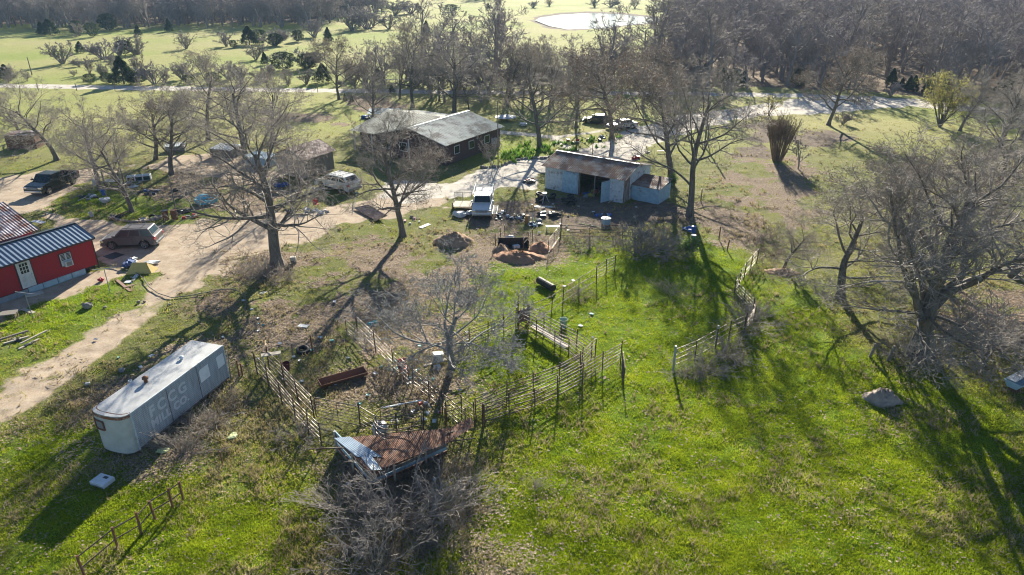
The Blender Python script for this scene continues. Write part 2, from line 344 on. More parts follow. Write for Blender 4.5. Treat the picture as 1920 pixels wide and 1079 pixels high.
# ------------------------------------------------------------------ ground
def ground_mat():
    m, nt, b = new_mat('ground')
    geo = nt.nodes.new('ShaderNodeNewGeometry').outputs['Position']
    def at(n):
        a = nt.nodes.new('ShaderNodeAttribute'); a.attribute_name = n; return a.outputs['Fac']
    n1 = noise(nt, .12, 5, .6, geo); n2 = noise(nt, 1.1, 6, .65, geo); n3 = noise(nt, 7, 5, .7, geo); n4 = noise(nt, .03, 3, .5, geo)
    gdry = ramp(nt, n2, [(.30, (.12,.12,.045)), (.5, (.20,.19,.085)), (.72, (.27,.235,.13))])
    gmid = ramp(nt, n3, [(.25, (.05,.065,.016)), (.5, (.125,.155,.03)), (.75, (.23,.24,.06))])
    glush = ramp(nt, n3, [(.25, (.045,.08,.004)), (.5, (.12,.20,.008)), (.78, (.26,.33,.018))])
    k = mth(nt, 'MULTIPLY', mth(nt, 'SUBTRACT', mth(nt, 'ADD', mth(nt, 'MULTIPLY', n1, .6), mth(nt, 'MULTIPLY', n2, .5)), .42), 4.0, True)
    g = mix(nt, k, gmid, gdry)
    g = mix(nt, mth(nt, 'MULTIPLY', at('lush'), mth(nt, 'SUBTRACT', 1.3, mth(nt, 'MULTIPLY', k, .4)), True), g, glush)
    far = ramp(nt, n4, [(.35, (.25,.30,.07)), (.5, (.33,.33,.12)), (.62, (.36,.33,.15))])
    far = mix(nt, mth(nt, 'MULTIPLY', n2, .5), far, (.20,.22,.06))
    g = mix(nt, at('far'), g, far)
    lit = ramp(nt, n3, [(.28, (.07,.045,.03)), (.48, (.21,.155,.11)), (.72, (.40,.32,.25))])
    lk = mth(nt, 'MULTIPLY', mth(nt, 'SUBTRACT', mth(nt, 'ADD', at('litter'), mth(nt, 'MULTIPLY', n2, 1.9)), 1.52), 4.0, True)
    g = mix(nt, lk, g, lit)
    so = ramp(nt, n2, [(.3, (.11,.085,.07)), (.7, (.22,.17,.135))])
    g = mix(nt, mth(nt, 'MULTIPLY', mth(nt, 'SUBTRACT', mth(nt, 'ADD', at('soil'), mth(nt, 'MULTIPLY', n2, .6)), .6), 3.0, True), g, so)
    dr = ramp(nt, mth(nt, 'ADD', mth(nt, 'MULTIPLY', n2, .6), mth(nt, 'MULTIPLY', n3, .4)), [(.32, (.24,.18,.13)), (.5, (.37,.295,.222)), (.68, (.48,.405,.325))])
    dk = mth(nt, 'MULTIPLY', mth(nt, 'SUBTRACT', mth(nt, 'ADD', at('dirt'), mth(nt, 'MULTIPLY', n2, .5)), .7), 4.0, True)
    g = mix(nt, dk, g, dr)
    gr = ramp(nt, n2, [(.3, (.36,.33,.29)), (.55, (.49,.45,.40)), (.72, (.60,.57,.52))])
    gk = mth(nt, 'MULTIPLY', mth(nt, 'SUBTRACT', mth(nt, 'ADD', at('gravel'), mth(nt, 'MULTIPLY', n2, .4)), .65), 5.0, True)
    g = mix(nt, gk, g, gr)
    g = mix(nt, at('path'), g, ramp(nt, n2, [(.3, (.45,.42,.37)), (.7, (.58,.55,.50))]))
    n5 = noise(nt, 17, 4, .75, geo); spk = ramp(nt, n5, [(.34, (.45,.45,.45)), (.5, (.95,.95,.95)), (.66, (1.5,1.5,1.5))])
    mm = nt.nodes.new('ShaderNodeMix'); mm.data_type = 'RGBA'; mm.blend_type = 'MULTIPLY'; nt.links.new(mth(nt, 'SUBTRACT', .85, mth(nt, 'MULTIPLY', mth(nt, 'MAXIMUM', dk, gk), .55)), mm.inputs[0]); nt.links.new(g, mm.inputs[6]); nt.links.new(spk, mm.inputs[7]); g = mm.outputs[2]
    nt.links.new(g, b.inputs['Base Color']); b.inputs['Roughness'].default_value = .95; b.inputs['Specular IOR Level'].default_value = .1
    hgt = mth(nt, 'ADD', mth(nt, 'MULTIPLY', n3, .8), mth(nt, 'MULTIPLY', noise(nt, 22, 3, .7, geo), .5))
    bs = nt.nodes.new('ShaderNodeBump'); bs.inputs['Distance'].default_value = .16
    nt.links.new(mth(nt, 'SUBTRACT', .9, mth(nt, 'MULTIPLY', mth(nt, 'MAXIMUM', dk, gk), .72)), bs.inputs['Strength'])
    nt.links.new(hgt, bs.inputs['Height']); nt.links.new(bs.outputs[0], b.inputs['Normal'])
    return m
M_ground = ground_mat()
def build_ground():
    nr, nc = 1150, 1000
    r = 30*np.exp(np.linspace(0, math.log(4200/30.), nr)); u = np.linspace(-1.75, 1.75, nc)
    X = r[:, None]*u[None, :]; Y = r[:, None]*np.ones(nc)[None, :]-22
    x = X.ravel(); y = Y.ravel(); z = terrain(x, y); Z = zones(x, y)
    flat = np.maximum.reduce([Z['gravel'], Z['path'], Z['dirt']]); z = z*(1-.55*flat)
    pond = sdpoly(x, y, POND); z = z-np.clip(pond/2+1, 0, 1)*.5
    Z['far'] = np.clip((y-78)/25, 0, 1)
    idx = np.arange(nr*nc).reshape(nr, nc)
    q = np.stack([idx[:-1, :-1], idx[:-1, 1:], idx[1:, 1:], idx[1:, :-1]], -1).reshape(-1, 4)
    def fm(k): return Z[k][q].mean(1)
    isp = fm('path') > .5; isr = (fm('road') > .5) & ~isp; isg = (fm('gravel') > .5) & ~isr & ~isp; isd = (fm('dirt') > .42) & ~isr & ~isp & ~isg
    sets = [('ground', ~(isp | isr | isg | isd), 'pasture and yard ground with patchy grass'), ('dirt_driveway', isd, 'tan dirt driveway and track through the yard'),
            ('gravel_driveway', isg, 'pale gravel driveway past the house and barn'), ('gravel_road', isr, 'straight grey gravel road across the picture'), ('path', isp, 'pale concrete garden path beside the house')]
    V = np.stack([x, y, z], 1)
    for name, s, lab in sets:
        f = q[s]; used = np.unique(f); mp = np.full(len(x), -1); mp[used] = np.arange(len(used))
        me = raw_mesh(name, V[used], mp[f], [M_ground]); me.polygons.foreach_set('use_smooth', np.ones(len(f), bool))
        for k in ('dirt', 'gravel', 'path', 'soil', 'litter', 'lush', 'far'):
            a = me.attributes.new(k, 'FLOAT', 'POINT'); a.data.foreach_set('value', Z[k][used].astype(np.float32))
        o = link(name, me); tag(o, lab, None, None, 'structure')
POND = GP([(1003,38),(1012,32.5),(1050,27),(1100,24),(1160,26),(1235,34),(1242,37),(1230,42),(1180,46),(1130,52),(1065,55),(1030,48.5)])
build_ground()
def build_pond():
    m, nt, b = new_mat('water'); b.inputs['Base Color'].default_value = (.10,.12,.10,1); b.inputs['Roughness'].default_value = .05
    geo = nt.nodes.new('ShaderNodeNewGeometry').outputs['Position']
    bump(nt, b, noise(nt, 1.2, 3, .6, geo), .35, .12)
    o = MB().face([(p.x, p.y, -.16) for p in POND]).build('pond_water', m); tag(o, 'bright pond reflecting the low sun', None, None, 'structure')
build_pond()
# ------------------------------------------------------------------ grass, leaf litter (stuff)
def scatter_tufts(name, label, N, ymax, keep, mats, hmin, hmax, spread, nb, seed, flat=False, width=.035):
    rs = np.random.RandomState(seed)
    # density falls with distance: sample screen-like rows in world metres (r from 18 to ymax)
    t = rs.rand(N); yy = 1/((1/17.0)*(1-t)+(1/ymax)*t); xx = (rs.rand(N)*2-1)*(yy*.86+6)
    p = keep(xx, yy); s = rs.rand(N) < p; xx, yy = xx[s], yy[s]; n = len(xx); p = p[s]
    zz = terrain(xx, yy)
    h = hmin+(hmax-hmin)*rs.rand(n)**1.6; h = h*(.7+.6*np.clip(yy/80, 0, 1))
    X = np.repeat(xx, nb)+rs.randn(n*nb)*spread; Y = np.repeat(yy, nb)+rs.randn(n*nb)*spread; Z = np.repeat(zz, nb); Hh = np.repeat(h, nb)*(.6+.6*rs.rand(n*nb))
    a = rs.rand(n*nb)*6.283; ca, sa = np.cos(a), np.sin(a); wd = width*(.7+.8*rs.rand(n*nb))*(.8+Y/60)
    if flat:
        e = Hh; tilt = rs.uniform(-.5, .5, n*nb)
        A = np.stack([X-ca*wd, Y-sa*wd, Z+.02], 1); B = np.stack([X+sa*e, Y-ca*e, Z+.02+np.abs(tilt)*e*.6], 1); D = np.stack([X+ca*wd, Y+sa*wd, Z+.05+tilt*.03], 1)
    else:
        b = rs.rand(n*nb)*6.283; ln = Hh*(.35+.6*rs.rand(n*nb))
        A = np.stack([X-ca*wd, Y-sa*wd, Z-.02], 1); D = np.stack([X+ca*wd, Y+sa*wd, Z-.02], 1)
        B = np.stack([X+np.cos(b)*ln, Y+np.sin(b)*ln, Z+Hh], 1)
    V = np.stack([A, B, D], 1).reshape(-1, 3); Fq = np.arange(len(V)).reshape(-1, 3)
    me = raw_mesh(name, V, Fq, mats, 3)
    if len(mats) > 1:
        lv = zones(xx, yy)['lush']; mi = (np.repeat(lv, nb)+rs.randn(n*nb)*.25 < .55).astype(np.int32); me.polygons.foreach_set('material_index', mi)
    o = link(name, me); tag(o, label, None, None, 'stuff'); return o
def grass_mat(name, c1, c2, c3, tr=.55):
    m, nt, b = new_mat(name); geo = nt.nodes.new('ShaderNodeNewGeometry').outputs['Position']
    f = mth(nt, 'ADD', mth(nt, 'MULTIPLY', noise(nt, .5, 4, .6, geo), .6), mth(nt, 'MULTIPLY', noise(nt, 9, 2, .6, geo), .4))
    col = ramp(nt, f, [(.32, c1), (.5, c2), (.66, c3)])
    nt.links.new(col, b.inputs['Base Color']); b.inputs['Roughness'].default_value = .85; b.inputs['Specular IOR Level'].default_value = .08
    t = nt.nodes.new('ShaderNodeBsdfTranslucent'); nt.links.new(col, t.inputs[0])
    mx = nt.nodes.new('ShaderNodeMixShader'); mx.inputs[0].default_value = tr
    nt.links.new(b.outputs[0], mx.inputs[1]); nt.links.new(t.outputs[0], mx.inputs[2]); nt.links.new(mx.outputs[0], nt.nodes['Material Output'].inputs[0]); return m
M_grassl = grass_mat('lush_grass', (.11,.17,.006), (.25,.33,.010), (.42,.46,.03))
M_grassd = grass_mat('dry_grass', (.12,.14,.015), (.28,.29,.04), (.46,.42,.13))
M_straw = grass_mat('straw_grass', (.22,.17,.08), (.34,.28,.15), (.44,.38,.22), .35)
M_leaflit = M('fallen_leaf', (.40,.31,.23), (.13,.085,.055), 9, .85)
def keep_grass(x, y):
    z = zones(x, y); n = fbm(x, y, .7, 3, 4); cl = np.clip((n-.22)*3, .22, 1)
    return np.clip(cl*(.35+.75*z['lush'])*(1-.85*z['litter'])*(1-z['dirt'])**2*(1-z['gravel'])**2*(1-z['path'])*(1-.8*z['soil']), 0, 1)*(1-.6*np.clip((y-60)/60, 0, 1))
def keep_straw(x, y):
    z = zones(x, y); n = fbm(x, y, .4, 4, 9)
    return np.clip((n-.48)*5, 0, 1)*(1-z['dirt'])*(1-z['gravel'])*(1-z['path'])*.8*(1-.55*z['lush'])
def keep_lit(x, y):
    z = zones(x, y); n = fbm(x, y, .9, 3, 2)
    return np.clip(z['litter']*1.1*(n*1.3)+.10*n, 0, 1)*(1-z['gravel'])*(1-.9*z['dirt'])
scatter_tufts('grass', 'short green grass growing over the pens and yard', 600000, 130, keep_grass, [M_grassl, M_grassd], .04, .12, .16, 4, 1, width=.017)
scatter_tufts('dry_grass', 'pale dead grass tufts among the green', 90000, 110, keep_straw, [M_straw], .10, .32, .09, 6, 2, width=.02)
scatter_tufts('leaf_litter', 'brown fallen oak leaves on the ground', 90000, 100, keep_lit, [M_leaflit], .06, .13, .22, 4, 3, True, .05)
#@@TREES
# ------------------------------------------------------------------ trees
def nrm(v): return v/max(1e-9, math.sqrt(v[0]*v[0]+v[1]*v[1]+v[2]*v[2]))
class Tree:
    def __init__(s, seed, kids, segs, ratios, angles, gnarl, trop, tmin, rtip=.006, rscale=1.0):
        s.r = random.Random(seed); s.kids = kids; s.segs = segs; s.ratios = ratios; s.angles = angles
        s.gnarl = gnarl; s.trop = trop; s.tmin = tmin; s.tubes = [[] for _ in kids]; s.tubes.append([]); s.tips = []; s.rtip = rtip; s.rs = rscale
    def grow(s, p, d, L, r, lev, bendout=None):
        R_ = s.r; n = s.segs[lev]; pts = [p]; rad = [r]; st = L/n; g = s.gnarl[lev]; tr = s.trop[lev]; dirs = [d]
        x, y, z = p; dx, dy, dz = d; px, py, pz = 0, 0, 0
        for i in range(n):
            kx, ky, kz = R_.gauss(0, g), R_.gauss(0, g), R_.gauss(0, g)
            px, py, pz = .4*px+kx, .4*py+ky, .4*pz+kz
            dx += px; dy += py; dz += pz*.8+tr
            q = math.sqrt(dx*dx+dy*dy+dz*dz); dx /= q; dy /= q; dz /= q
            x += dx*st; y += dy*st; z += dz*st
            if z < .3 and lev > 0: z = .3; dz = abs(dz)
            pts.append((x, y, z)); dirs.append((dx, dy, dz)); f = (i+1)/n
            rad.append(max(s.rtip, r*(1-(.62 if lev == 0 else .8)*f)))
        s.tubes[lev].append((pts, rad))
        if lev >= len(s.kids): s.tips.append(pts[-1]); return
        k = s.kids[lev]
        if lev > 0: k = max(2, round(k*R_.uniform(.75, 1.25)))
        ph = R_.uniform(0, 6.28)
        for j in range(k):
            t = s.tmin[lev]+(1-s.tmin[lev])*((j+R_.uniform(.1, .9))/k if lev == 0 else R_.random()**.8)
            i = min(n-1, int(t*n)); f = t*n-i
            b = tuple(pts[i][m]+(pts[i+1][m]-pts[i][m])*f for m in range(3)); dd = Vector(dirs[i+1])
            a = math.radians(R_.uniform(*s.angles[lev]))
            if lev == 0: a *= 1.15-.55*t
            perp = dd.orthogonal().normalized(); ph += 2.4+R_.uniform(-.5, .5); perp.rotate(Matrix.Rotation(ph, 3, dd))
            nd = dd*math.cos(a)+perp*math.sin(a)
            if lev >= 1 and nd.z < -.35: nd.z *= .3
            nd.normalize()
            rr = rad[i]+(rad[i+1]-rad[i])*f
            lr = s.ratios[lev]*R_.uniform(.7, 1.15)*((1.15-.55*t) if lev == 0 else (1.15-.5*t))
            s.grow(b, tuple(nd), L*lr, max(s.rtip, rr*(R_.uniform(.40, .56) if lev == 0 else R_.uniform(.52, .74))), lev+1)
def tubes_mesh(groups, sides):
    """groups: list of lists of (pts, radii); one numpy mesh of quads"""
    Vs, Fs, base = [], [], 0
    by = {}
    for lev, tl in enumerate(groups):
        for pts, rad in tl: by.setdefault((len(pts), sides[lev]), []).append((pts, rad))
    for (n, k), tl in by.items():
        P = np.array([t[0] for t in tl]); Rr = np.array([t[1] for t in tl]); N = len(tl)
        T = P[:, -1]-P[:, 0]; T /= np.linalg.norm(T, axis=1, keepdims=True)+1e-9
        ref = np.where(np.abs(T[:, 2:3]) < .9, np.array([[0, 0, 1.]]), np.array([[1., 0, 0]]))
        u = np.cross(T, ref); u /= np.linalg.norm(u, axis=1, keepdims=True); v = np.cross(T, u)
        a = np.arange(k)*2*math.pi/k
        ring = u[:, None, None, :]*np.cos(a)[None, None, :, None]+v[:, None, None, :]*np.sin(a)[None, None, :, None]
        V = P[:, :, None, :]+ring*Rr[:, :, None, None]; Vs.append(V.reshape(-1, 3))
        idx = np.arange(N*n*k).reshape(N, n, k)+base
        q = np.stack([idx[:, :-1, :], np.roll(idx, -1, 2)[:, :-1, :], np.roll(idx, -1, 2)[:, 1:, :], idx[:, 1:, :]], -1)
        Fs.append(q.reshape(-1, 4)); base += N*n*k
    return np.concatenate(Vs), np.concatenate(Fs)
def leaf_quads(centres, n, size, spread, seed):
    rs = np.random.RandomState(seed); c = np.array(centres); c = np.repeat(c, n, 0)+rs.randn(len(c)*n, 3)*spread
    u = rs.randn(len(c), 3); u /= np.linalg.norm(u, axis=1, keepdims=True); v = np.cross(u, rs.randn(len(c), 3)); v /= np.linalg.norm(v, axis=1, keepdims=True)+1e-9
    s = size*(.6+.8*rs.rand(len(c), 1)); V = np.stack([c-u*s, c-v*s*.6, c+u*s, c+v*s*.6], 1).reshape(-1, 3)
    return V, np.arange(len(V)).reshape(-1, 4)
SIDES = [9, 6, 4, 3, 3, 3]
def oak_meshes(seed, h, lim=11, rich=1.0, tw=1.0, up=0.0, r0=None, lean=0, wide=1.0):
    kids = [lim+2, max(5, round(10*rich)), 7, 5, 2]
    t = Tree(seed, kids, [10, 9, 6, 4, 2, 2], [.88*wide, .55, .50, .50, .62], [(52, 88), (28, 68), (30, 70), (30, 75), (25, 70)],
             [.06, .13, .18, .22, .24, .25], [.02, .012+up, .03+up, .04, .03, .02], [.26, .18, .2, .15, .1], .0075*tw)
    r0 = r0 or h*.032
    t.grow((0, 0, -.2), (lean, 0, 1), h*.80, r0, 0)
    # root flare
    tp = t.tubes[0][0]; tp[1][0] = r0*1.45
    for lv in (3, 4, 5):
        t.tubes[lv] = [(p, [max(q, .0075*tw) for q in rr]) for p, rr in t.tubes[lv]]
    return t
def make_tree(name, t, mt, mc, leaf=None, label=None, cat='tree', group=None):
    root = link(name, None); tag(root, label, cat, group)
    V, Fq = tubes_mesh(t.tubes[:2], SIDES); me = raw_mesh('trunk', V, Fq, [mt]); me.polygons.foreach_set('use_smooth', np.ones(len(Fq), bool)); link('trunk', me, None, root)
    V, Fq = tubes_mesh(t.tubes[2:], SIDES[2:])
    link('crown', raw_mesh('crown', V, Fq, [mc]), None, root)
    if leaf:
        mat, frac, n, size, spread, sel = leaf; rs = random.Random(5)
        tips = [p for p in t.tips if rs.random() < frac and sel(p)]
        if tips:
            V, Fq = leaf_quads(tips, n, size, spread, 3); link('leaves', raw_mesh('leaves', V, Fq, [mat]), None, root)
    return root
def copy_tree(root):
    c = root.copy(); C.objects.link(c)
    for ch in root.children: d = ch.copy(); C.objects.link(d); d.parent = c
    return c
def height_of(root): return max(max(v[2] for v in ch.bound_box) for ch in root.children)
TPL = {}
def template(key):
    if key in TPL: return TPL[key], True
    s = {'a': dict(seed=11, lim=11), 'b': dict(seed=25, lim=12, up=.02), 'c': dict(seed=37, lim=10, wide=1.1), 'd': dict(seed=42, lim=12, up=.03, wide=.85), 'e': dict(seed=58, lim=11, wide=1.0)}[key]
    t = oak_meshes(h=12, rich=.8, tw=1.35, r0=.38, **s)
    leaf = (M_paleleaf, .5, 1, .05, .05, lambda p: True) if key in 'ae' else ((M_brownleaf, .6, 2, .07, .12, lambda p: True) if key == 'b' else None)
    r = make_tree('oak_tree', t, M_bark, M_twig, leaf); TPL[key] = r; return r, False
used_tpl = set()
def place_oak(key, x, y, ytop, label, rot=0, wide=1.0, group='bare oaks around the yard', lean=(0, 0)):
    root, _ = template(key)
    if key in used_tpl: o = copy_tree(root)
    else: o = root; used_tpl.add(key)
    h = HH(x, y, ytop); hz = TPLH.setdefault(key, height_of(root)); k = h/hz
    o.location = G(x, y); o.rotation_euler = (lean[0], lean[1], rot); o.scale = (k*wide, k*wide, k); tag(o, label, 'tree', group); return o
TPLH = {}
# --- unique near trees
def place_unique(t, x, y, ytop, label, mt, mc, leaf=None, rot=0, wide=1.0, name='oak_tree', group=None, tilt=(0, 0), h=None):
    o = make_tree(name, t, mt, mc, leaf, label, 'tree', group)
    hh = h or HH(x, y, ytop); k = hh/height_of(o); o.location = G(x, y); o.scale = (k*wide, k*wide, k); o.rotation_euler = (tilt[0], tilt[1], rot); return o
# big oak on the right: three stems out of one base
def big_oak():
    t = Tree(101, [10, 10, 8, 5, 2], [10, 10, 7, 4, 2, 2], [.66, .55, .52, .52, .62], [(38, 66), (25, 60), (25, 62), (30, 70), (25, 70)], [.05, .11, .16, .22, .24, .25], [.02, .035, .05, .05, .04, .02], [.38, .25, .2, .15, .1], .0075)
    t.grow((0, 0, -.2), (-.04, .05, 1), 11.5, .52, 0); base = t.tubes[0][0][0]; t.tubes[0][0][1][0] = .82; t.tubes[0][0][1][1] = .66
    for (d, L, r, i) in (((-.50, -.1, .9), 9.5, .27, 2), ((.62, -.05, .75), 10.0, .26, 3), ((-.75, .15, .62), 9.0, .22, 3), ((-.2, .6, .9), 8.5, .24, 3), ((.35, .6, .8), 8.0, .27, 4), ((.45, -.5, .7), 8.0, .25, 4), ((-.3, -.55, .7), 7.5, .24, 4), ((.9, .3, .45), 8.0, .2, 4)):
        t.grow(base[i], tuple(Vector(d).normalized()), L, r, 1)
    for a in (2.7, 3.5, 4.3, 5.6):
        dv = Vector((math.cos(a), math.sin(a), .02)).normalized(); t.trop[1] = -.02; t.grow(base[3], tuple(dv), t.r.uniform(5, 7), .11, 1); t.trop[1] = .035
    for lv in (3, 4, 5): t.tubes[lv] = [(p, [max(q, .0085) for q in rr]) for p, rr in t.tubes[lv]]
    return t
place_unique(big_oak(), 1725, 668, 212, 'huge spreading bare oak at right with forked trunk and low drooping limbs', M_bark, M_twig, None, 0, 1.12)
place_unique(oak_meshes(203, 13.5, lim=13, r0=.62, wide=1.0), 520, 500, 150, 'tall gnarled bare oak beside the dirt drive left of the pens', M_bark, M_twig, None, 1.0, .92, tilt=(0, -.04))
place_unique(oak_meshes(307, 12, lim=13, r0=.42, up=.01, wide=.9, rich=1.1), 755, 443, 185, 'bare oak with clusters of brown dead leaves in front of the house', M_bark, M_twig,
             (M_brownleaf, .5, 2, .05, .2, lambda p: p[0] > .2 and 2.5 < p[2] < 8.5), 0, .85)
place_unique(oak_meshes(411, 8, lim=10, rich=.75, r0=.28, tw=1.7, wide=1.3), 848, 690, 470, 'small pale grey bare tree leaning over the middle cattle pen', M_barkg, M_barkg, None, 2.2, 1.35, 'bare_tree', tilt=(0, -.16))
place_unique(oak_meshes(519, 14, lim=12, r0=.40, up=.03, wide=.85), 1293, 405, 95, 'tall bare tree right of the metal barn, near trunk of a pair', M_bark, M_twig, None, .5, .85)
place_oak('b', 1258, 335, 92, 'tall bare oak behind the right end of the metal barn, far trunk of a pair', 1.2, .9)
OAKS = [('c', 40, 262, 150, 'bare oak at the far left edge behind the rusty hut', 1.7, 1.2), ('b', 292, 300, 165, 'russet bare oak between the drive and the small grey trailer box', 4.2, 1.1), ('a', 512, 262, 120, 'bare oak in the field above the old wooden shed', 3.4, 1.0), ('d', 700, 232, 130, 'bare oak at the left end of the house', 0.9, 1.2), ('a', 1012, 278, 62, 'bare oak rising from the flower bed left of the metal barn', .3, .95), ('b', 1147, 262, 72, 'russet-tinged oak standing beside the silver sedan', 2.1, 1.0),
 ('c', 247, 398, 190, 'bare oak on the junk-strewn island behind the grey suv', .4, .9), ('d', 188, 357, 170, 'leaning bare oak just right of the dark pickup', 2.6, .9),
 ('e', 106, 300, 125, 'bushy pale bare oak behind the dark pickup', 1.1, 1.15), ('c', 322, 327, 140, 'wide-limbed bare oak above the truck camper shell', 3.0, 1.1),
 ('a', 391, 263, 78, 'bare oak in the field behind the left drive', 4.0, 1.0), ('d', 462, 300, 110, 'bare oak left of the old wooden shed', 5.0, 1.2),
 ('e', 560, 362, 180, 'gnarled bare oak right against the old wooden shed', 2.0, .6), ('b', 636, 187, 62, 'lone oak beyond the field with the road behind it', .2, .8),
 ('d', 852, 215, 58, 'straight tall oak right behind the house roof', 1.4, 1.2), ('a', 774, 203, 25, 'tall oak behind the roof antenna', 5.2, .8),
 ('c', 750, 186, 60, 'second oak behind the antenna, nearer the road', 3.3, .8), ('e', 879, 207, 110, 'shorter oak right of the straight tall oak behind the house', .8, .7),
 ('d', 824, 190, 95, 'slim oak by the road behind the house', 2.2, .8), ('b', 952, 200, 70, 'oak between the house and the road, left of the flower bed oak', 4.5, .9),
 ('c', 1080, 240, 92, 'leaning oak between the two parked sedans and the path', 1.8, .85), ('b', 1553, 235, 72, 'lone dark oak in the lawn at the driveway mouth', 3.6, .8),
 ('e', 1800, 246, 118, 'bare part-leafed tree by the road at far right', 2.4, 1.0), ('d', 1862, 300, 125, 'bare tree leaning right near the road edge', .6, 1.2),
 ('a', 1915, 262, 100, 'bare tree at the right edge by the road', 1.5, 1.1), ('d', 1845, 430, 200, 'pale fine-twigged bare tree behind the huge oak', 1.0, 1.1), ('b', 1205, 205, 75, 'oak beyond the silver sedan near the road', 5.5, .9),
 ('a', 1030, 205, 80, 'oak by the road behind the flower bed', 2.7, .8), ('c', 700, 178, 85, 'oak at the road edge left of the antenna', 1.9, .7),
 ('e', 1470, 505, 390, 'low scrubby bare tree at the far end of the right fence', 2.9, 1.1), ('a', 1575, 560, 330, 'scrubby bare tree just left of the huge oak', 4.9, 1.4), ('c', 1900, 520, 270, 'spreading bare tree behind the huge oak toward the right edge', 1.9, 1.5), ('b', 1690, 470, 260, 'russet-tipped bare tree directly behind the huge oak trunk', 2.9, 1.3), ('d', 2010, 600, 330, 'bare tree at the right picture edge behind the feed trough', 3.9, 1.1)]
for i, (k, x, y, yt, lab, rot, wd) in enumerate(OAKS): place_oak(k, x, y, yt, lab, rot, wd, lean=((0, .18) if 'leaning right' in lab else (0, 0)))
o = place_oak('c', -170, 820, 560, 'bare tree whose branch tips reach in over the track at lower left', 0.8, 1.5)
# --- smaller bushes, evergreens, saplings
def bush_tree(seed, n, h, spread, m, kids=(6, 4), tw=1.0):
    t = Tree(seed, [5]+list(kids), [5, 4, 3, 2], [.55, .5, .5], [(20, 50), (20, 55), (20, 60)], [.10, .16, .2, .2], [.06, .05, .04, .02], [.2, .15, .1], .012*tw)
    for i in range(n):
        a = t.r.uniform(0, 6.28); sp = t.r.uniform(.1, 1)*spread
        t.grow((math.cos(a)*.15*spread, math.sin(a)*.15*spread, -.05), tuple(Vector((math.cos(a)*sp, math.sin(a)*sp, 1)).normalized()), h*t.r.uniform(.6, 1)*.85, h*.012*tw, 0)
    return t
def single(name, t, mats, leaf=None):
    V, Fq = tubes_mesh(t.tubes, [5, 4, 3, 3, 3, 3]); nf = len(Fq)
    if leaf:
        mat, frac, n, size, spread = leaf; rs = random.Random(5); tips = [p for p in t.tips if rs.random() < frac]
        V2, F2 = leaf_quads(tips, n, size, spread, 3); F2 = F2+len(V); V = np.concatenate([V, V2]); Fq = np.concatenate([Fq, F2]); mats = mats+[mat]
    me = raw_mesh(name, V, Fq, mats)
    if leaf: mi = np.zeros(len(Fq), np.int32); mi[nf:] = len(mats)-1; me.polygons.foreach_set('material_index', mi)
    return me
ME_bush = [single('bare_bush', bush_tree(5, 9, 4, .8, None, (6, 4), 2.0), [M_twig]), single('bare_bush', bush_tree(8, 12, 4, 1.1, None, (6, 4), 2.0), [M_twigd]), single('bare_bush', bush_tree(9, 7, 5, .5, None, (6, 5), 2.0), [M_twig])]
def cedar_mesh(seed, h=5, wr=.36, n=5200, round_=False):
    rs = np.random.RandomState(seed); t = rs.rand(n)**.8; z = .25+t*(h-.25)
    prof = (1-t)**.75*h*wr if not round_ else np.sqrt(np.clip(1-(2*t-1)**2*.9, 0, 1))*h*wr
    a = rs.rand(n)*6.283; lob = 1+.22*np.sin(3*a+5*t+seed)+.15*np.sin(7*a-9*t)+.18*np.sin(z*5+seed)
    rr = prof*lob*(.55+.5*rs.rand(n)**.5); c = np.stack([rr*np.cos(a), rr*np.sin(a), z], 1)
    u = np.stack([np.cos(a), np.sin(a), .35+.5*rs.rand(n)], 1)+rs.randn(n, 3)*.4; u /= np.linalg.norm(u, axis=1, keepdims=True); v = np.cross(u, rs.randn(n, 3)); v /= np.linalg.norm(v, axis=1, keepdims=True)
    s = h*.030*(.6+.8*rs.rand(n, 1)); V = np.stack([c-u*s, c-v*s*.45, c+u*s*1.3, c+v*s*.45], 1).reshape(-1, 3); Fq = np.arange(4*n).reshape(-1, 4)
    V1, F1 = tubes_mesh([[([(0, 0, -.1), (0, 0, h*.5), (0, 0, h*.92)], [h*.025, h*.015, .01])]], [6]); F1 = F1+len(V)
    me = raw_mesh('cedar', np.concatenate([V, V1]), np.concatenate([Fq, F1]), [M_cedar, M_bark]); mi = np.zeros(len(Fq)+len(F1), np.int32); mi[len(Fq):] = 1
    me.polygons.foreach_set('material_index', mi); return me
ME_ced = [cedar_mesh(1), cedar_mesh(2, 5, .42), cedar_mesh(3, 4, .5, 4200, True)]
def put(me, name, x, y, ytop, label, cat, group=None, wide=1.0, rot=0, base_h=None, tilt=(0, 0), mats=None):
    o = link(name, me, None, None, G(x, y)); co = np.array([v.co.z for v in me.vertices]) if me.name not in ZH else None
    if co is not None: ZH[me.name] = float(co.max())
    k = HH(x, y, ytop)/ZH[me.name]; o.scale = (k*wide, k*wide, k); o.rotation_euler = (tilt[0], tilt[1], rot); tag(o, label, cat, group); return o
ZH = {}
def spot(x, y):
    d = 'at the far wood edge' if y < 72 else 'in the open pasture' if y < 114 else 'in the scrub above the road' if y < 147 else 'along the road edge'
    k = ['at far left', 'in the left part', 'above the left drive', 'left of the centre trees', 'above the house', 'above the barn', 'right of centre', 'toward the right'][min(7, max(0, int(x//175)))]
    return d+', '+k
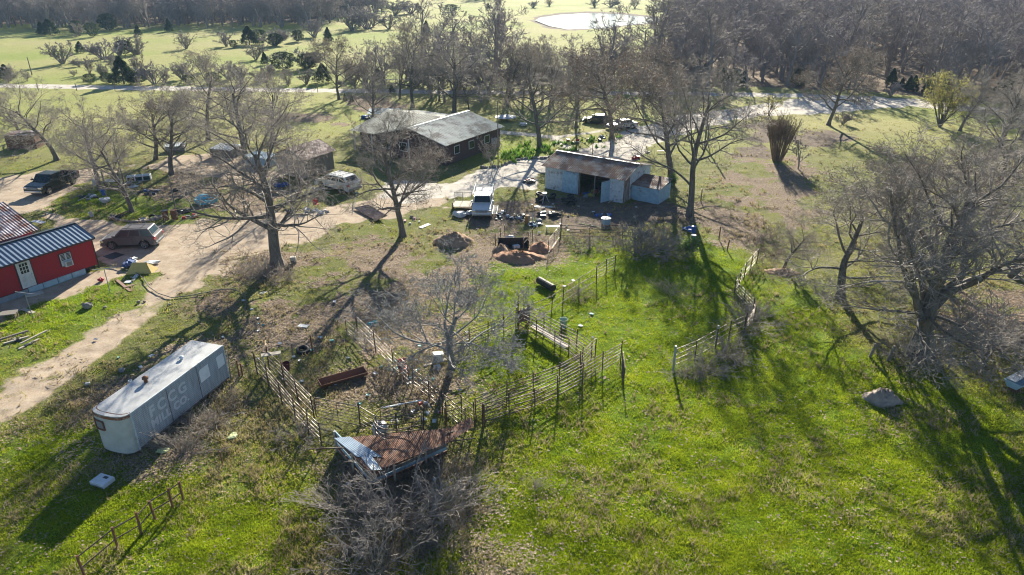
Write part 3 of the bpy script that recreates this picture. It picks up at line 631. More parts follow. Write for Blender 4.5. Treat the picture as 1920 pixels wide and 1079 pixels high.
CED = [(95,66,35,'cedar at the wood edge far left, broad and olive',1.5,1),(80,66,40,None,1.1,0),(145,66,38,None,.8,2),(175,70,42,None,.8,2),(205,58,25,None,.9,2),(260,68,46,'small cedar alone in the pale pasture',1.0,0),(318,60,34,'dark cedar shape against the wood edge',.9,0),
 (152,100,77,'cedar in mid pasture beside a bare bush',1.1,1),(235,103,75,'cedar inside a bare thicket in the pasture',1.0,2),(468,84,48,'broad cedar in the upper middle pasture',1.3,1),(487,84,55,'lower cedar joined to the broad one',1.0,2),(516,87,62,None,1.1,2),(560,79,56,None,.9,2),(616,80,50,'narrow pointed cedar near the centre trees',.9,0),
 (14,150,120,'cedar by the road at the far left edge',1.3,1),(170,157,138,'low cedar at the left end of the roadside row',1.2,2),(200,156,135,None,.9,2),(233,158,104,'tallest pointed cedar in the roadside row',1.2,0),(262,156,130,None,1.2,2),(215,157,138,None,1.3,2),(250,158,135,None,1.2,2),
 (531,132,97,'round cedar in the roadside thicket',1.3,2),(497,122,97,None,.9,0),(578,130,100,None,1.2,2),(606,155,118,'broad dark cedar by the road, left of the centre trees',1.2,1),(438,90,75,None,1.0,2),
 (735,174,158,'tiny cedar by the road near the antenna',1.0,1),(660,192,176,'small cedar in the weeds left of the house',.7,0),(647,190,175,None,.7,0),(800,70,38,'cedar standing among the tall oaks',.9,0),(565,10,-6,None,1,1),(720,20,2,None,1.3,2),(845,22,8,None,2,2),(915,18,5,None,1,0),(1170,128,95,None,.8,2),(400,158,135,None,1.2,2),(355,157,140,None,1.2,2),(710,158,128,'dark cedar under the oaks at the road edge',1.2,1),(1350,160,120,None,.9,0)]
for i, (x, y, yt, lab, wd, k) in enumerate(CED):
    put(ME_ced[k], 'cedar_tree', x, y, yt, lab or 'dark green cedar '+spot(x, y), 'evergreen', 'cedars in the pasture', wd, i*1.3)
BUSH = [(118,120,75,'wide purple-grey bare bush in the left pasture',1.4),(195,112,70,'pale bare bush in the middle of the left pasture',1.3),(150,68,40,None,1.3),(258,102,62,None,1.3),(225,104,68,None,1.2),(350,92,58,'round pale bare tree in the open pasture',1.6),(425,88,58,None,1.4),
 (515,86,48,None,1.4),(558,78,52,None,1.3),(480,112,80,None,1.5),(575,128,85,None,1.6),(530,118,92,None,1.3),(168,140,105,'thin bare sapling left of the roadside cedars',.7),(196,145,112,None,.7),(215,140,95,None,.8),(260,140,100,None,1.0),(290,158,112,None,1.0),(310,158,120,None,1.2),
 (430,150,112,None,1.2),(345,150,110,None,1.2),(385,135,100,None,1.2),(455,158,118,None,1.3),(500,150,115,None,1.0),(540,158,125,None,1.2),(575,158,128,None,1.4),(652,150,108,None,1.2),(665,165,122,None,1.2),(690,168,112,None,1.3),
 (780,160,105,None,1.5),(805,168,118,None,1.4),(860,166,118,None,1.5),(900,165,110,None,1.6),(940,168,120,None,1.4),(980,168,115,None,1.6),(1060,168,112,None,1.6),(1100,165,105,None,1.5),(1140,160,100,None,1.6),(1000,15,0,None,1.6),(1030,12,-4,None,1.6),(1115,14,-5,None,1.8),(1145,14,-5,None,1.8),(1190,16,-6,None,1.8),(1245,20,-4,None,1.6),
 (1580,233,205,'low multi-stemmed bare shrub right of the lawn oak',1.0),(20,152,118,None,1.1),(740,30,0,None,1.8),(770,26,-5,None,1.8),(700,50,18,None,1.5),(660,58,20,None,1.5),(690,55,10,None,1.5),(675,50,5,None,1.5),(730,55,25,None,1.6),(590,70,30,None,1.3),(1300,175,150,None,1.2),(1370,176,150,None,1.3),(1670,180,150,None,1.2)]
for i, (x, y, yt, lab, wd) in enumerate(BUSH):
    put(ME_bush[i % 3], 'bare_bush', x, y, yt, lab or 'purple-grey leafless bush '+spot(x, y), 'bush', 'bare bushes beyond the yard', wd, i*1.7)
rb = random.Random(12)
for i in range(46):
    bx, by, byt, _, _ = BUSH[rb.randrange(len(BUSH))]
    if by < 60: continue
    bx += rb.uniform(-34, 34); by += rb.uniform(-6, 6)
    if 166 < by+0 or bx < 0: continue
    put(ME_bush[i % 3], 'bare_bush', bx, by, by-rb.uniform(7, 20), 'small scraggly bush '+spot(bx, by), 'bush', 'bare bushes beyond the yard', rb.uniform(1.2, 2.2), i*2.1)
# reed-like multi-stem bush, small trees
t = Tree(71, [5, 3], [6, 4, 3], [.35, .5], [(8, 25), (15, 40)], [.02, .05, .1], [.01, .05, .03], [.45, .3], .01)
for i in range(120):
    a = t.r.uniform(0, 6.28); q = math.sqrt(t.r.random()); t.grow((math.cos(a)*.45*q, math.sin(a)*.45*q, -.05), tuple(Vector((math.cos(a)*q*.28, math.sin(a)*q*.28, 1)).normalized()), 5.2*t.r.uniform(.7, 1), .028, 0)
put(single('crape_shrub', t, [M_reed]), 'vase_shrub', 1457, 303, 207, 'tall vase-shaped shrub of upright tan stems on the lawn', 'shrub', None, 1.15)
put(single('sapling', bush_tree(33, 2, 4, .25, None, (7, 5), 1.4), [M_twig]), 'bare_sapling', 1497, 318, 240, 'thin bare sapling right of the vase-shaped shrub', 'tree', None, 1.0, tilt=(0, .12))
put(single('small_yellow', bush_tree(35, 4, 4, .5, None, (5, 4), 1.4), [M_bark], (M_yellowleaf, .5, 2, .09, .1)), 'flowering_sapling', 1442, 218, 172, 'small yellow-leafed sapling at the edge of the driveway', 'tree', None, 1.0)
put(single('yellow_tree', bush_tree(39, 7, 9, .7, None, (8, 6), 1.3), [M_bark], (M_yellowleaf, .8, 4, .09, .25)), 'yellow_tree', 1762, 238, 128, 'rounded tree with fresh yellow leaves by the far right road', 'tree', None, 1.1)
put(single('house_shrub', bush_tree(44, 5, 4, .6, None, (6, 5), 1.1), [M_twig]), 'bare_shrub', 922, 312, 245, 'pale bare shrub at the right corner of the house', 'shrub', None, 1.0)
put(single('barn_shrub', bush_tree(45, 12, 3, 1.1, None, (5, 4), 1.0), [M_weed]), 'bare_shrub', 1195, 478, 415, 'pale tangled dead shrub in front of the metal barn', 'shrub', None, 1.6)
for (x, y, yt, lab) in ((1285, 480, 440, 'green leafy bush at the foot of the tall paired trees'), (1262, 350, 325, 'small green bush at the right end of the barn')):
    put(single('green_bush', bush_tree(46+x, 9, 2, .8, None, (5, 4), 1.0), [M_twig], (M_shrub, .8, 2, .06, .1)), 'green_bush', x, y, yt, lab, 'bush', None, 1.1)
# --- woods
def wood_mesh(seed, m):
    t = Tree(seed, [11, 6, 5, 4], [6, 5, 4, 3, 1], [.58, .52, .5, .6], [(30, 70), (25, 60), (25, 60), (20, 60)], [.07, .13, .18, .2, .2], [.03, .06, .05, .04, .02], [.14, .15, .15, .1], .022)
    t.grow((0, 0, -.2), (0, 0, 1), 10, .30, 0)
    if seed % 2: t.grow((.2, 0, 0), (.25, .1, 1), 8.5, .2, 0)
    t.tubes[4] = [(p, [.022, .014]) for p, r in t.tubes[4]]; t.tubes[3] = [(p, [max(q, .028) for q in r]) for p, r in t.tubes[3]]
    return single('woodland_tree', t, [m])
ME_wood = [wood_mesh(61, M_twigd), wood_mesh(62, M_twigb), wood_mesh(63, M_twigd), wood_mesh(64, M_twigd)]
rw = random.Random(4); ZHW = max(v.co.z for v in ME_wood[0].vertices)
def fill(poly_px, spacing, seed):
    P = GP(poly_px); xs = [p.x for p in P]; ys = [p.y for p in P]; r = random.Random(seed); pts = []
    nx = int((max(xs)-min(xs))/spacing)+1; ny = int((max(ys)-min(ys))/spacing)+1
    gx = []; gy = []
    for i in range(nx):
        for j in range(ny): gx.append(min(xs)+(i+r.random())*spacing); gy.append(min(ys)+(j+r.random())*spacing)
    gx = np.array(gx); gy = np.array(gy); s = sdpoly(gx, gy, P) > 0
    return list(zip(gx[s], gy[s]))
right_wood = fill([(1230,168),(1500,170),(1640,176),(1720,184),(1820,194),(1960,208),(2250,235),(2400,120),(2200,15),(1700,14),(1420,22),(1290,35),(1260,60),(1190,75),(1140,110),(1170,160)], 7.3, 1)
left_wood = fill([(-300,55),(0,56),(120,58),(300,54),(420,54),(600,52),(660,40),(720,28),(700,5),(640,-14),(-300,-14)], 6.5, 2)
mid_wood = fill([(700,60),(760,52),(900,62),(1000,58),(1100,62),(1190,75),(1140,120),(1170,165),(960,165),(800,163),(740,120)], 9.5, 3)
back_wood = fill([(-200,-18),(700,-14),(900,2),(980,-5),(980,-25),(700,-33),(-200,-36)], 12, 5)
back_wood2 = fill([(1260,12),(2300,8),(2300,-25),(1260,-20)], 14, 6)
right_wood.sort(key=lambda p: p[1]); 
n_ind = 0; rest = []
def seen(p, h=11.5):
    d = p[1]*math.cos(TH)+(H)*math.sin(TH); x = 960+F*p[0]/d; yt = PY((p[0], p[1], h))
    if 985 < x < 1250 and yt < 56-(max(0, x-1060)*.25) : return False
    if 640 < x <= 985 and yt < 26 and p[1] < 330: return False
    return True
right_wood = [p for p in right_wood if seen(p)]; mid_wood = [p for p in mid_wood if seen(p)]
for (x, y) in right_wood[:215]+mid_wood[:60]:
    me = ME_wood[rw.choice([0, 1, 1, 2, 3])]; o = link('woodland_tree', me, None, None, (x, y, 0)); k = rw.uniform(.75, 1.4)
    o.scale = (k*1.05, k*1.05, k*rw.uniform(.9, 1.1)); o.rotation_euler = (0, 0, rw.uniform(0, 6.28)); n_ind += 1
    tag(o, 'brown-grey leafless tree in the woods beyond the road, '+('front row' if y < 150 else 'middle rows' if y < 190 else 'back rows')+(' toward the right edge' if x > y*.5 else ' right of centre' if x > y*.22 else ' behind the barn and house'), 'tree', 'bare trees of the roadside woods')
left_wood = [p for p in left_wood if seen(p, 8)]; back_wood = [p for p in back_wood if not (980 < 960+F*p[0]/(p[1]*math.cos(TH)+9) < 1260)]
for i in range(34):
    bx = 690+i*19.5+rw.uniform(-9, 9); by = rw.choice([150, 156, 160, 180, 186, 192]) if bx > 800 else rw.choice([150, 156, 160])
    if 1120 < bx and by > 170: by = 158
    if 985 < bx < 1250: yt = rw.uniform(60, 80)
    else: yt = rw.uniform(48, 80)
    o = link('woodland_tree', ME_wood[i % 4], None, None, G(bx, by)); k = HH(bx, by, yt)/ZHW; o.scale = (k*1.1, k*1.1, k); o.rotation_euler = (0, 0, rw.uniform(0, 6.28)); tag(o, 'leafless tree in the overlapping row along the road, '+('left of the house' if bx < 780 else 'behind the house' if bx < 940 else 'behind the garden path' if bx < 1100 else 'behind the barn'), 'tree', 'bare trees along the road behind the house')
for i in range(16):
    bx = rw.uniform(1250, 1900); by = 168+max(0, bx-1640)*.11-rw.uniform(0, 12); put(ME_ced[i % 3], 'cedar_tree', bx, by, by-rw.uniform(22, 45), 'dark cedar standing among the bare roadside woods', 'evergreen', 'cedars in the roadside woods', .8, i)
rest = right_wood[215:]+left_wood+back_wood+back_wood2+mid_wood[60:]
def wood_stuff(pts, name, label):
    arr = []
    for me in ME_wood:
        V = np.empty(len(me.vertices)*3, np.float32); me.vertices.foreach_get('co', V); L = np.empty(len(me.loops), np.int32); me.loops.foreach_get('vertex_index', L); arr.append((V.reshape(-1, 3), L.reshape(-1, 4)))
    # far trees: instanced on points through geometry nodes (stuff)
    for kind in range(3):
        sub = pts[kind::3]
        if not sub: continue
        me = bpy.data.meshes.new(name+'_points'); me.from_pydata([(x, y, 0) for x, y in sub], [], [])
        src = bpy.data.objects.new('woodland_source', ME_wood[kind])
        o = link(name, me); tag(o, label, None, None, 'stuff')
        ng = bpy.data.node_groups.new('scatter', 'GeometryNodeTree'); ng.interface.new_socket('Geometry', in_out='INPUT', socket_type='NodeSocketGeometry'); ng.interface.new_socket('Geometry', in_out='OUTPUT', socket_type='NodeSocketGeometry')
        N = ng.nodes; gi = N.new('NodeGroupInput'); go = N.new('NodeGroupOutput'); ip = N.new('GeometryNodeInstanceOnPoints'); oi = N.new('GeometryNodeObjectInfo'); oi.inputs[0].default_value = src
        rv = N.new('FunctionNodeRandomValue'); rv.data_type = 'FLOAT_VECTOR'; rv.inputs[0].default_value = (0, 0, 0); rv.inputs[1].default_value = (0, 0, 6.28)
        rf = N.new('FunctionNodeRandomValue'); rf.data_type = 'FLOAT'; rf.inputs[2].default_value = .8; rf.inputs[3].default_value = 1.35; rf.inputs[8].default_value = 3
        Lk = ng.links.new; Lk(gi.outputs[0], ip.inputs['Points']); Lk(oi.outputs['Geometry'], ip.inputs['Instance']); Lk(rv.outputs[0], ip.inputs['Rotation']); Lk(rf.outputs[1], ip.inputs['Scale']); Lk(ip.outputs[0], go.inputs[0])
        md = o.modifiers.new('scatter', 'NODES'); md.node_group = ng
wood_stuff(rest, 'distant_woods', 'far grey wood of leafless trees along the top of the picture')

def dead_mesh(seed, n, h, spread):
    t = Tree(seed, [5, 3], [6, 4, 2], [.5, .5], [(15, 50), (20, 60)], [.10, .2, .25], [-.05, -.03, 0], [.3, .2], .008)
    for i in range(n):
        a = t.r.uniform(0, 6.28); q = t.r.random(); t.grow((math.cos(a)*.8*q, math.sin(a)*.8*q, -.05), tuple(Vector((math.cos(a)*q*spread, math.sin(a)*q*spread, 1)).normalized()), h*t.r.uniform(.4, 1), .016, 0)
    return single('dead_shrub', t, [M_weed])
ME_dead = [dead_mesh(81, 40, 2.4, 1.6), dead_mesh(82, 60, 2.2, 2.2), dead_mesh(83, 30, 2.6, 1.0)]
for (x, y, yt, k, wd, tl, lab) in ((1405,610,570,1,1.6,(0,0),'grey dead thicket grown through the curving right-hand fence'), (1310,700,665,0,1.8,(.3,0),'dead thicket heaped at the near end of the right-hand fence'), (1365,665,630,1,1.6,(0,.3),'pale dead shrub on the open side of the right-hand fence'),
  (1240,470,425,1,1.5,(0,0),'brown dead thicket between the barn and the blue barrel'), (1085,556,528,2,1.3,(0,0),'dark dead shrub under the fence climbing from the gate box'), (1105,462,435,0,1.6,(0,0),'low dead weeds in front of the barn yard fence'),
  (700,1000,915,2,1.4,(.9,.2),'pale fallen branch sprawled in the brush below the rusty roof'), (745,985,905,0,1.4,(.6,-.3),'tangled grey branches in the brush below the rusty roof'), (640,955,900,1,1.5,(.3,.6),'dark dead branches left of the rusty roof corner'), (815,960,890,1,1.4,(.3,-.4),'dead weeds right of the brush below the rusty roof'),
  (700,1075,1000,0,1.3,(1.1,.4),'silvery fallen limb at the bottom of the brush heap'), (345,850,815,1,1.8,(1.0,.5),'wispy silver branches lying beside the trailer'), (390,800,760,0,1.4,(.2,0),'dead weeds standing along the trailer side'),
  (1705,668,620,1,1.2,(0,0),'dead vines massed at the left foot of the huge oak'), (1748,672,630,0,1.2,(0,0),'dead vines massed at the right foot of the huge oak'), (500,520,480,1,1.3,(0,0),'dead suckers around the foot of the gnarled drive oak'), (570,820,780,0,1.4,(0,0),'pale dead weeds at the lower end of the loading lane'),
  (1000,920,890,2,1.5,(1.0,0),'small fan of pale dead stems in the open grass'), (1260,555,535,1,2.2,(1.0,.3),'flattened pale branches in the middle of the green pen'), (1870,640,560,1,1.8,(0,0),'brown scrub right of the huge oak'), (1800,600,540,0,1.6,(0,0),'leafless scrub behind the huge oak trunk')):
    put(ME_dead[k], 'dead_shrub', x, y, yt, lab, 'shrub', 'dead shrubs and branches by the pens', wd, x*.7, tilt=tl)
#@@TREES_END
#@@STRUCT
# ------------------------------------------------------------------ buildings
def along(org, rz, x, y, z=0):
    """pixel at height z -> (x along, y across) in the building's own frame"""
    v = G(x, y, z)-org; c, s = math.cos(rz), math.sin(rz); return v.x*c+v.y*s, -v.x*s+v.y*c
def gable_wall(mb, x, y0, y1, ym, z0, ze, zr, ze2=None, th=.08):
    ze2 = ze if ze2 is None else ze2
    P = [(y0, z0), (y1, z0), (y1, ze2), (ym, zr), (y0, ze)]
    return mb.hexa([(x, a, b) for a, b in P], [(x+th, a, b) for a, b in P])
def red_shed():
    o = Vector((-32.55, 50.15, 0)); rz = math.atan2(.854, .52); L = 14; W = 4.4; z0, ze, zr = .45, 2.62, 3.3
    t = thing('red_shed', 'red shed with ribbed blue-grey roof, white door and window air conditioner', 'shed', o, rz)
    MB().box(-L, 0, 0, .1, z0, ze).build('front_wall', M_redwall, t)
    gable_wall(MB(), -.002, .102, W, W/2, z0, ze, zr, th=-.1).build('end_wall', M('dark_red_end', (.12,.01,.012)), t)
    MB().box(-L, -.102, W-.1, W, z0, ze).build('back_wall', M_redwall, t)
    r = corr(MB(), (-L, -.22, ze+.02), (.15, -.22, ze+.02), (.15, W/2, zr+.06), (-L, W/2, zr+.06), .33, .045)
    corr(r, (.15, W+.22, ze+.02), (-L, W+.22, ze+.02), (-L, W/2, zr+.06), (.15, W/2, zr+.06), .33, .045).build('roof', M_bluerib, t)
    m = MB().beam((-L, W/2, zr+.12), (.15, W/2, zr+.12), .25, .04); m.beam((.17, -.22, ze), (.17, W/2, zr+.07), .04, .16); m.beam((-L, -.25, ze-.03), (.15, -.25, ze-.03), .04, .1)
    m.box(-.05, .03, -.03, .06, .1, ze).build('trim', M_dark, t)
    sk = MB()
    xs = [-14, -9.6, -5.3]
    for a, b in zip(xs, xs[1:]): corr(sk, (a, -.06, .02), (a, -.10, z0+.0), (b, -.10, z0), (b, -.06, .02), .08, .02)
    sk.build('skirting', M_galv, t)
    sk = MB()
    for a in (-5.25, -4.2, -3.15, -2.1): sk.box(a, a+1.0, -.09, -.03, .02, z0+.02); sk.box(a+.06, a+.94, -.12, -.09, .08, z0-.04)
    sk.build('skirting_panel', M('pale_blue_panel', (.36,.50,.58), (.28,.40,.47), 3, .5), t)
    MB().box(-L, -.1, .35, W-.35, .0, z0).build('floor_frame', M_dark, t)
    x0 = along(o, rz, 44, 543, .5)[0]; x1 = along(o, rz, 69, 535, .5)[0]; x1 = max(x1, x0+.95)
    d = MB().box(x0, x1, -.05, -.002, z0+.06, z0+2.06).build('door', M_white, t)
    fr = MB()
    for i in range(3):
        for j in range(3): a = x0+.2+i*(x1-x0-.36)/3; fr.box(a, a+(x1-x0-.36)/3-.05, -.056, -.052, z0+1.15+j*.27, z0+1.15+j*.27+.22)
    fr.build('window_pane', M_glass, d)
    MB().lathe([(.0, 0), (.035, .01), (.035, .05), (0, .06)], 8, (x1-.1, -.09, z0+1.0), 'y').build('handle', M_chrome, d)
    pn = MB()
    for i in range(2):
        a = x0+.15+i*(x1-x0)/2; pn.box(a, a+(x1-x0)/2-.25, -.06, -.051, z0+.2, z0+.95)
    pn.build('panel', M_plast, d)
    m = MB().box(x0-.07, x0, -.05, 0, z0+.02, z0+2.13); m.box(x1, x1+.07, -.05, 0, z0+.02, z0+2.13); m.box(x0-.07, x1+.07, -.052, 0, z0+2.07, z0+2.15); m.build('door_frame', M_dark, t)
    xa = along(o, rz, 112, 492, 1.5)[0]; xb = along(o, rz, 129, 487, 1.5)[0]; xb = max(xb, xa+.8)
    w_ = MB().box(xa-.06, xb+.06, -.04, -.002, 1.12, 2.18).build('window', M_dark, t)
    m = MB().box(xa, xb, -.06, -.041, 1.18, 2.12).build('sash', M_white, w_)
    m = MB()
    for i in range(2):
        for j in range(5): m.box(xa+.06+i*(xb-xa)/2, xa+(i+1)*(xb-xa)/2-.05, -.066, -.061, 1.62+j*.1, 1.62+j*.1+.07)
    m.build('pane', M_glass, w_)
    a = MB().box(xa+.12, xb-.12, -.36, -.045, 1.16, 1.55).build('air_conditioner', M_plast, t)
    MB().box(xa+.2, xb-.2, -.365, -.361, 1.2, 1.5).build('grille', M_greyp, a)
red_shed()
def rusty_barn():
    o = Vector((-37.3, 51.5, 0)); rz = math.atan2(.866, .5); L = 14; W = 9; t = thing('rusty_barn', 'big shed with brown and grey rusty ribbed roof and pink wall at the left edge', 'barn', o, rz)
    MB().box(-L, -.4, .4, .5, 0, 2.75).build('front_wall', M_pinkwall, t)
    gable_wall(MB(), -.4, .502, W-.4, 4.5, 0, 2.75, 4.2, th=-.1).build('end_wall', M_pinkwall, t)
    r = corr(MB(), (-L, 0, 2.8), (0, 0, 2.8), (0, 4.5, 4.35), (-L, 4.5, 4.35), .22, .03)
    corr(r, (0, W, 2.8), (-L, W, 2.8), (-L, 4.5, 4.35), (0, 4.5, 4.35), .22, .03).build('roof', M_rustred, t)
    corr(MB(), (-L, -1.6, 2.0), (-1.2, -1.6, 2.0), (-1.2, .38, 2.35), (-L, .38, 2.35), .3, .02).build('lean_to_roof', M_pinkwall, t)
    m = MB()
    for x in (-1.4, -5, -9): m.box(x-.05, x+.05, -1.5, -1.4, 0, 2.0)
    m.build('post', M_greywood, t)
rusty_barn()
def house():
    o = Vector((-7.69, 79.94, 0)); rz = math.atan2(.845, .535); t = thing('house', 'low brown house with ribbed white metal roof in an L shape, rib shade coloured in', 'house', o, rz)
    W = 11.4; L = 12.6; ze, zr = 2.5, 3.95
    m = MB().box(.5, L-.4, .5, .7, 0, ze).box(.5, .7, .702, W-.5, 0, ze).box(L-.6, L-.4, .702, W-.5, 0, ze)
    gable_wall(m, .5, .702, W-.5, W/2, ze+.001, ze+.01, zr-.12, th=.2); gable_wall(m, L-.6, .702, W-.5, W/2, ze+.001, ze+.01, zr-.12, th=.2)
    m.build('wall', M_brick, t)
    MB().box(1.5, 12.6, W-.499, 15.0, 0, ze).box(.8, 1.49, W-.499, 15.0, 0, .2).build('wing_wall', M_brick, t)
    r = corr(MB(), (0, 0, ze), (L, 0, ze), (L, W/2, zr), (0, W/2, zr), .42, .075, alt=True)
    corr(r, (L, W, ze), (0, W, ze), (0, W/2, zr), (L, W/2, zr), .42, .075, alt=True).build('roof', [M_whiteroof, M_roofshade], t)
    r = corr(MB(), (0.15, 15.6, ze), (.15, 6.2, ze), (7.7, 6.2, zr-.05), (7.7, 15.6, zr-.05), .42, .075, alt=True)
    corr(r, (15, 6.2, ze), (15, 15.6, ze), (7.7, 15.6, zr-.05), (7.7, 6.2, zr-.05), .42, .075, alt=True).build('wing_roof', [M_whiteroof, M_roofshade], t)
    MB().beam((-.05, W/2, zr+.05), (L+.05, W/2, zr+.05), .3, .04).build('ridge_cap', M_white, t)
    for i, x in enumerate((2.2, 5.2, 8.6)):
        f = MB().box(x, x+1.1, .44, .498, 1.0, 2.0).build('window', M_white, t); MB().box(x+.07, x+1.03, .43, .439, 1.07, 1.93).build('pane', M_glass, f)
    d = MB().box(.42, .498, 2.2, 3.1, .05, 2.1).build('door', M('dark_red_door', (.12,.035,.03)), t)
    for y in (6.3, 9.2): f = MB().box(.44, .498, y, y+1.2, .9, 2.0).build('window', M_white, t); MB().box(.43, .439, y+.07, y+1.13, .97, 1.93).build('pane', M_glass, f)
    a = MB().box(10.2, 11.0, -.0, .495, .7, 1.35).build('air_conditioner', M_plast, t); MB().box(10.28, 10.92, -.01, -.002, .78, 1.27).build('grille', M_greyp, a)
    m = MB()
    for y in (5.9, 8.9, 11.9, 14.9): m.box(.3, .42, y, y+.12, 0, ze)
    m.build('porch_post', M_white, t)
house()
def barn():
    o = Vector((3.54, 71.75, 0)); rz = math.atan2(-5.23, 7.53); t = thing('metal_barn', 'open-fronted sheet metal barn with rusty ribbed roof and blue-grey doors', 'barn', o, rz)
    L = 9.2; ze, zr, zb = 2.5, 3.45, 2.6; ym, W = 2.7, 6.2
    xo0 = along(o, rz, 1086, 364)[0]; xo1 = along(o, rz, 1137, 379)[0]
    corr(MB(), (0, 0, 0), (xo0, 0, 0), (xo0, 0, ze), (0, 0, ze), .2, .02).build('front_wall', M_galvw, t); m = corr(MB(), (xo1, 0, 0), (L, 0, 0), (L, 0, ze), (xo1, 0, ze), .2, .02); m.build('front_wall', M_galvw, t)
    m = MB(); gable_wall(m, L, 1.3, W, ym, 0, ze+.42, zr-.05, zb, th=-.05); m.build('gable_wall', M_galvw, t)
    m = corr(MB(), (L+.02, 0, 0), (L+.02, 1.3, 0), (L+.02, 1.3, 2.9), (L+.02, 0, 2.5), .2, .02); m.build('gable_sheet', rusty('streaky_rust_sheet', (.34,.36,.37), (.22,.13,.09), .48, 2.5, .7, .2, (3, 3, .5)), t)
    m = MB(); gable_wall(m, 0, .02, W, ym, 0, ze, zr-.05, zb, th=.05); m.build('left_wall', M_galvw, t)
    MB().box(.06, L-.06, W-.05, W, 0, zb).build('back_wall', M_rust, t)
    r = corr(MB(), (-.35, -.35, ze-.05), (L+.3, -.35, ze-.05), (L+.3, ym, zr), (-.35, ym, zr), .22, .03); corr(r, (L+.3, W+.4, zb-.05), (-.35, W+.4, zb-.05), (-.35, ym, zr), (L+.3, ym, zr), .22, .03); r.build('roof', M_rustroof, t)
    MB().beam((-.35, ym, zr+.05), (L+.3, ym, zr+.05), .3, .03).build('ridge_cap', M_galv, t)
    m = MB()
    for x in (xo0+.02, (xo0+xo1)/2, xo1-.14): m.box(x, x+.12, .05, .17, 0, ze-.02)
    m.build('post', M_greywood, t)
    c, s = math.cos(R(-10)), math.sin(R(-10)); dw = 1.75
    m = corr(MB(), (xo0-.05, -.12, .05), (xo0-.05-dw*c, -.12+dw*s*.6, .05), (xo0-.05-dw*c, -.12+dw*s*.6, 2.3), (xo0-.05, -.12, 2.3), .18, .02); m.build('door', M_bluemetal, t)
    m = corr(MB(), (xo1+.1, -.1, .05), (xo1-.25, -1.25, .05), (xo1-.25, -1.25, 2.2), (xo1+.1, -.1, 2.2), .18, .02); m.build('door', M_bluemetal, t)
    # lean-to box at the right end
    lt = [along(o, rz, 1188, 379), along(o, rz, 1234, 384), along(o, rz, 1248, 369)]
    x0, x1 = L+.06, lt[1][0]; y0, y1 = lt[1][1], lt[2][1]
    x1 = max(x1, x0+2.0); y0 = min(y0, 2.0); y1 = max(y1, y0+1.8); y1 = min(y1, W-.2)
    b = MB().box(x0, x1, y0, y0+.05, 0, 1.55).box(x1-.05, x1, y0+.052, y1, 0, 1.55).box(x0, x1-.052, y1-.05, y1, 0, 1.9).build('lean_to', M_bluemetal, t)
    corr(MB(), (x0-.05, y0-.2, 1.58), (x1+.15, y0-.2, 1.58), (x1+.15, y1+.1, 2.0), (x0-.05, y1+.1, 2.0), .2, .025).build('lean_to_roof', M_rustroof, t)
barn()
def old_shed():
    o = Vector((-22.92, 75.17, 0)); rz = math.atan2(3.94, 2.18); t = thing('old_wooden_shed', 'small old board shed with pinkish-brown metal roof', 'shed', o, rz); L = 4.6; W = 4.4
    m = MB()
    for i in range(18): x = i*L/18; m.box(x, x+L/18-.02, 0+.01*(i % 3), .05, .05, 2.25-.02*(i % 2))
    m.build('front_wall', M_greywood, t); m = MB()
    for i in range(16):
        y = .06+i*(W-.06)/16; z = 2.25+.95*(1-abs(y+.12-W/2)/(W/2)); m.box(-.05, 0, y, y+(W)/16-.03, .05, z)
    m.build('end_wall', M('silver_board', (.36,.35,.34), (.17,.16,.15), 4, .9, stretch=(6,6,.5)), t)
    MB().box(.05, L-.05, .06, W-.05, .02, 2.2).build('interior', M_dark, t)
    r = corr(MB(), (-.3, -.3, 2.2), (L+.3, -.3, 2.2), (L+.3, W/2, 3.25), (-.3, W/2, 3.25), .18, .03); corr(r, (L+.3, W+.3, 2.2), (-.3, W+.3, 2.2), (-.3, W/2, 3.25), (L+.3, W/2, 3.25), .18, .03).build('roof', M_pinkrib, t)
old_shed()
def small_hut(x, y, w, d, h, rz, label, m, roofm):
    t = thing('hut', label, 'shed', G(x, y), rz); MB().box(-w/2, w/2, -d/2, -d/2+.06, 0, h).box(-w/2, w/2, d/2-.06, d/2, 0, h).box(-w/2, -w/2+.06, -d/2+.062, d/2-.062, 0, h).box(w/2-.06, w/2, -d/2+.062, d/2-.062, 0, h).build('wall', m, t)
    corr(MB(), (-w/2-.1, -d/2-.1, h+.02), (w/2+.1, -d/2-.1, h+.02), (w/2+.1, d/2+.1, h+.22), (-w/2-.1, d/2+.1, h+.22), .2, .025).build('roof', roofm, t)
small_hut(50, 276, 3.6, 2.0, 1.7, .1, 'rusty low animal hut in the grass at far left', M_rust, M_rustred)
small_hut(425, 292, 3.0, 2.2, 1.0, -.3, 'low grey hutch with pale roof left of the old wooden shed', M_greywood, M_galvw)
small_hut(492, 308, 3.4, 1.8, 1.0, -.4, 'blue-grey metal hutch against the oak left of the old wooden shed', M_bluemetal, M_bluemetal)
small_hut(330, 283, 2.2, 1.4, .7, .3, 'small grey trailer box out in the grass behind the left drive', M_greyp, M_galv)
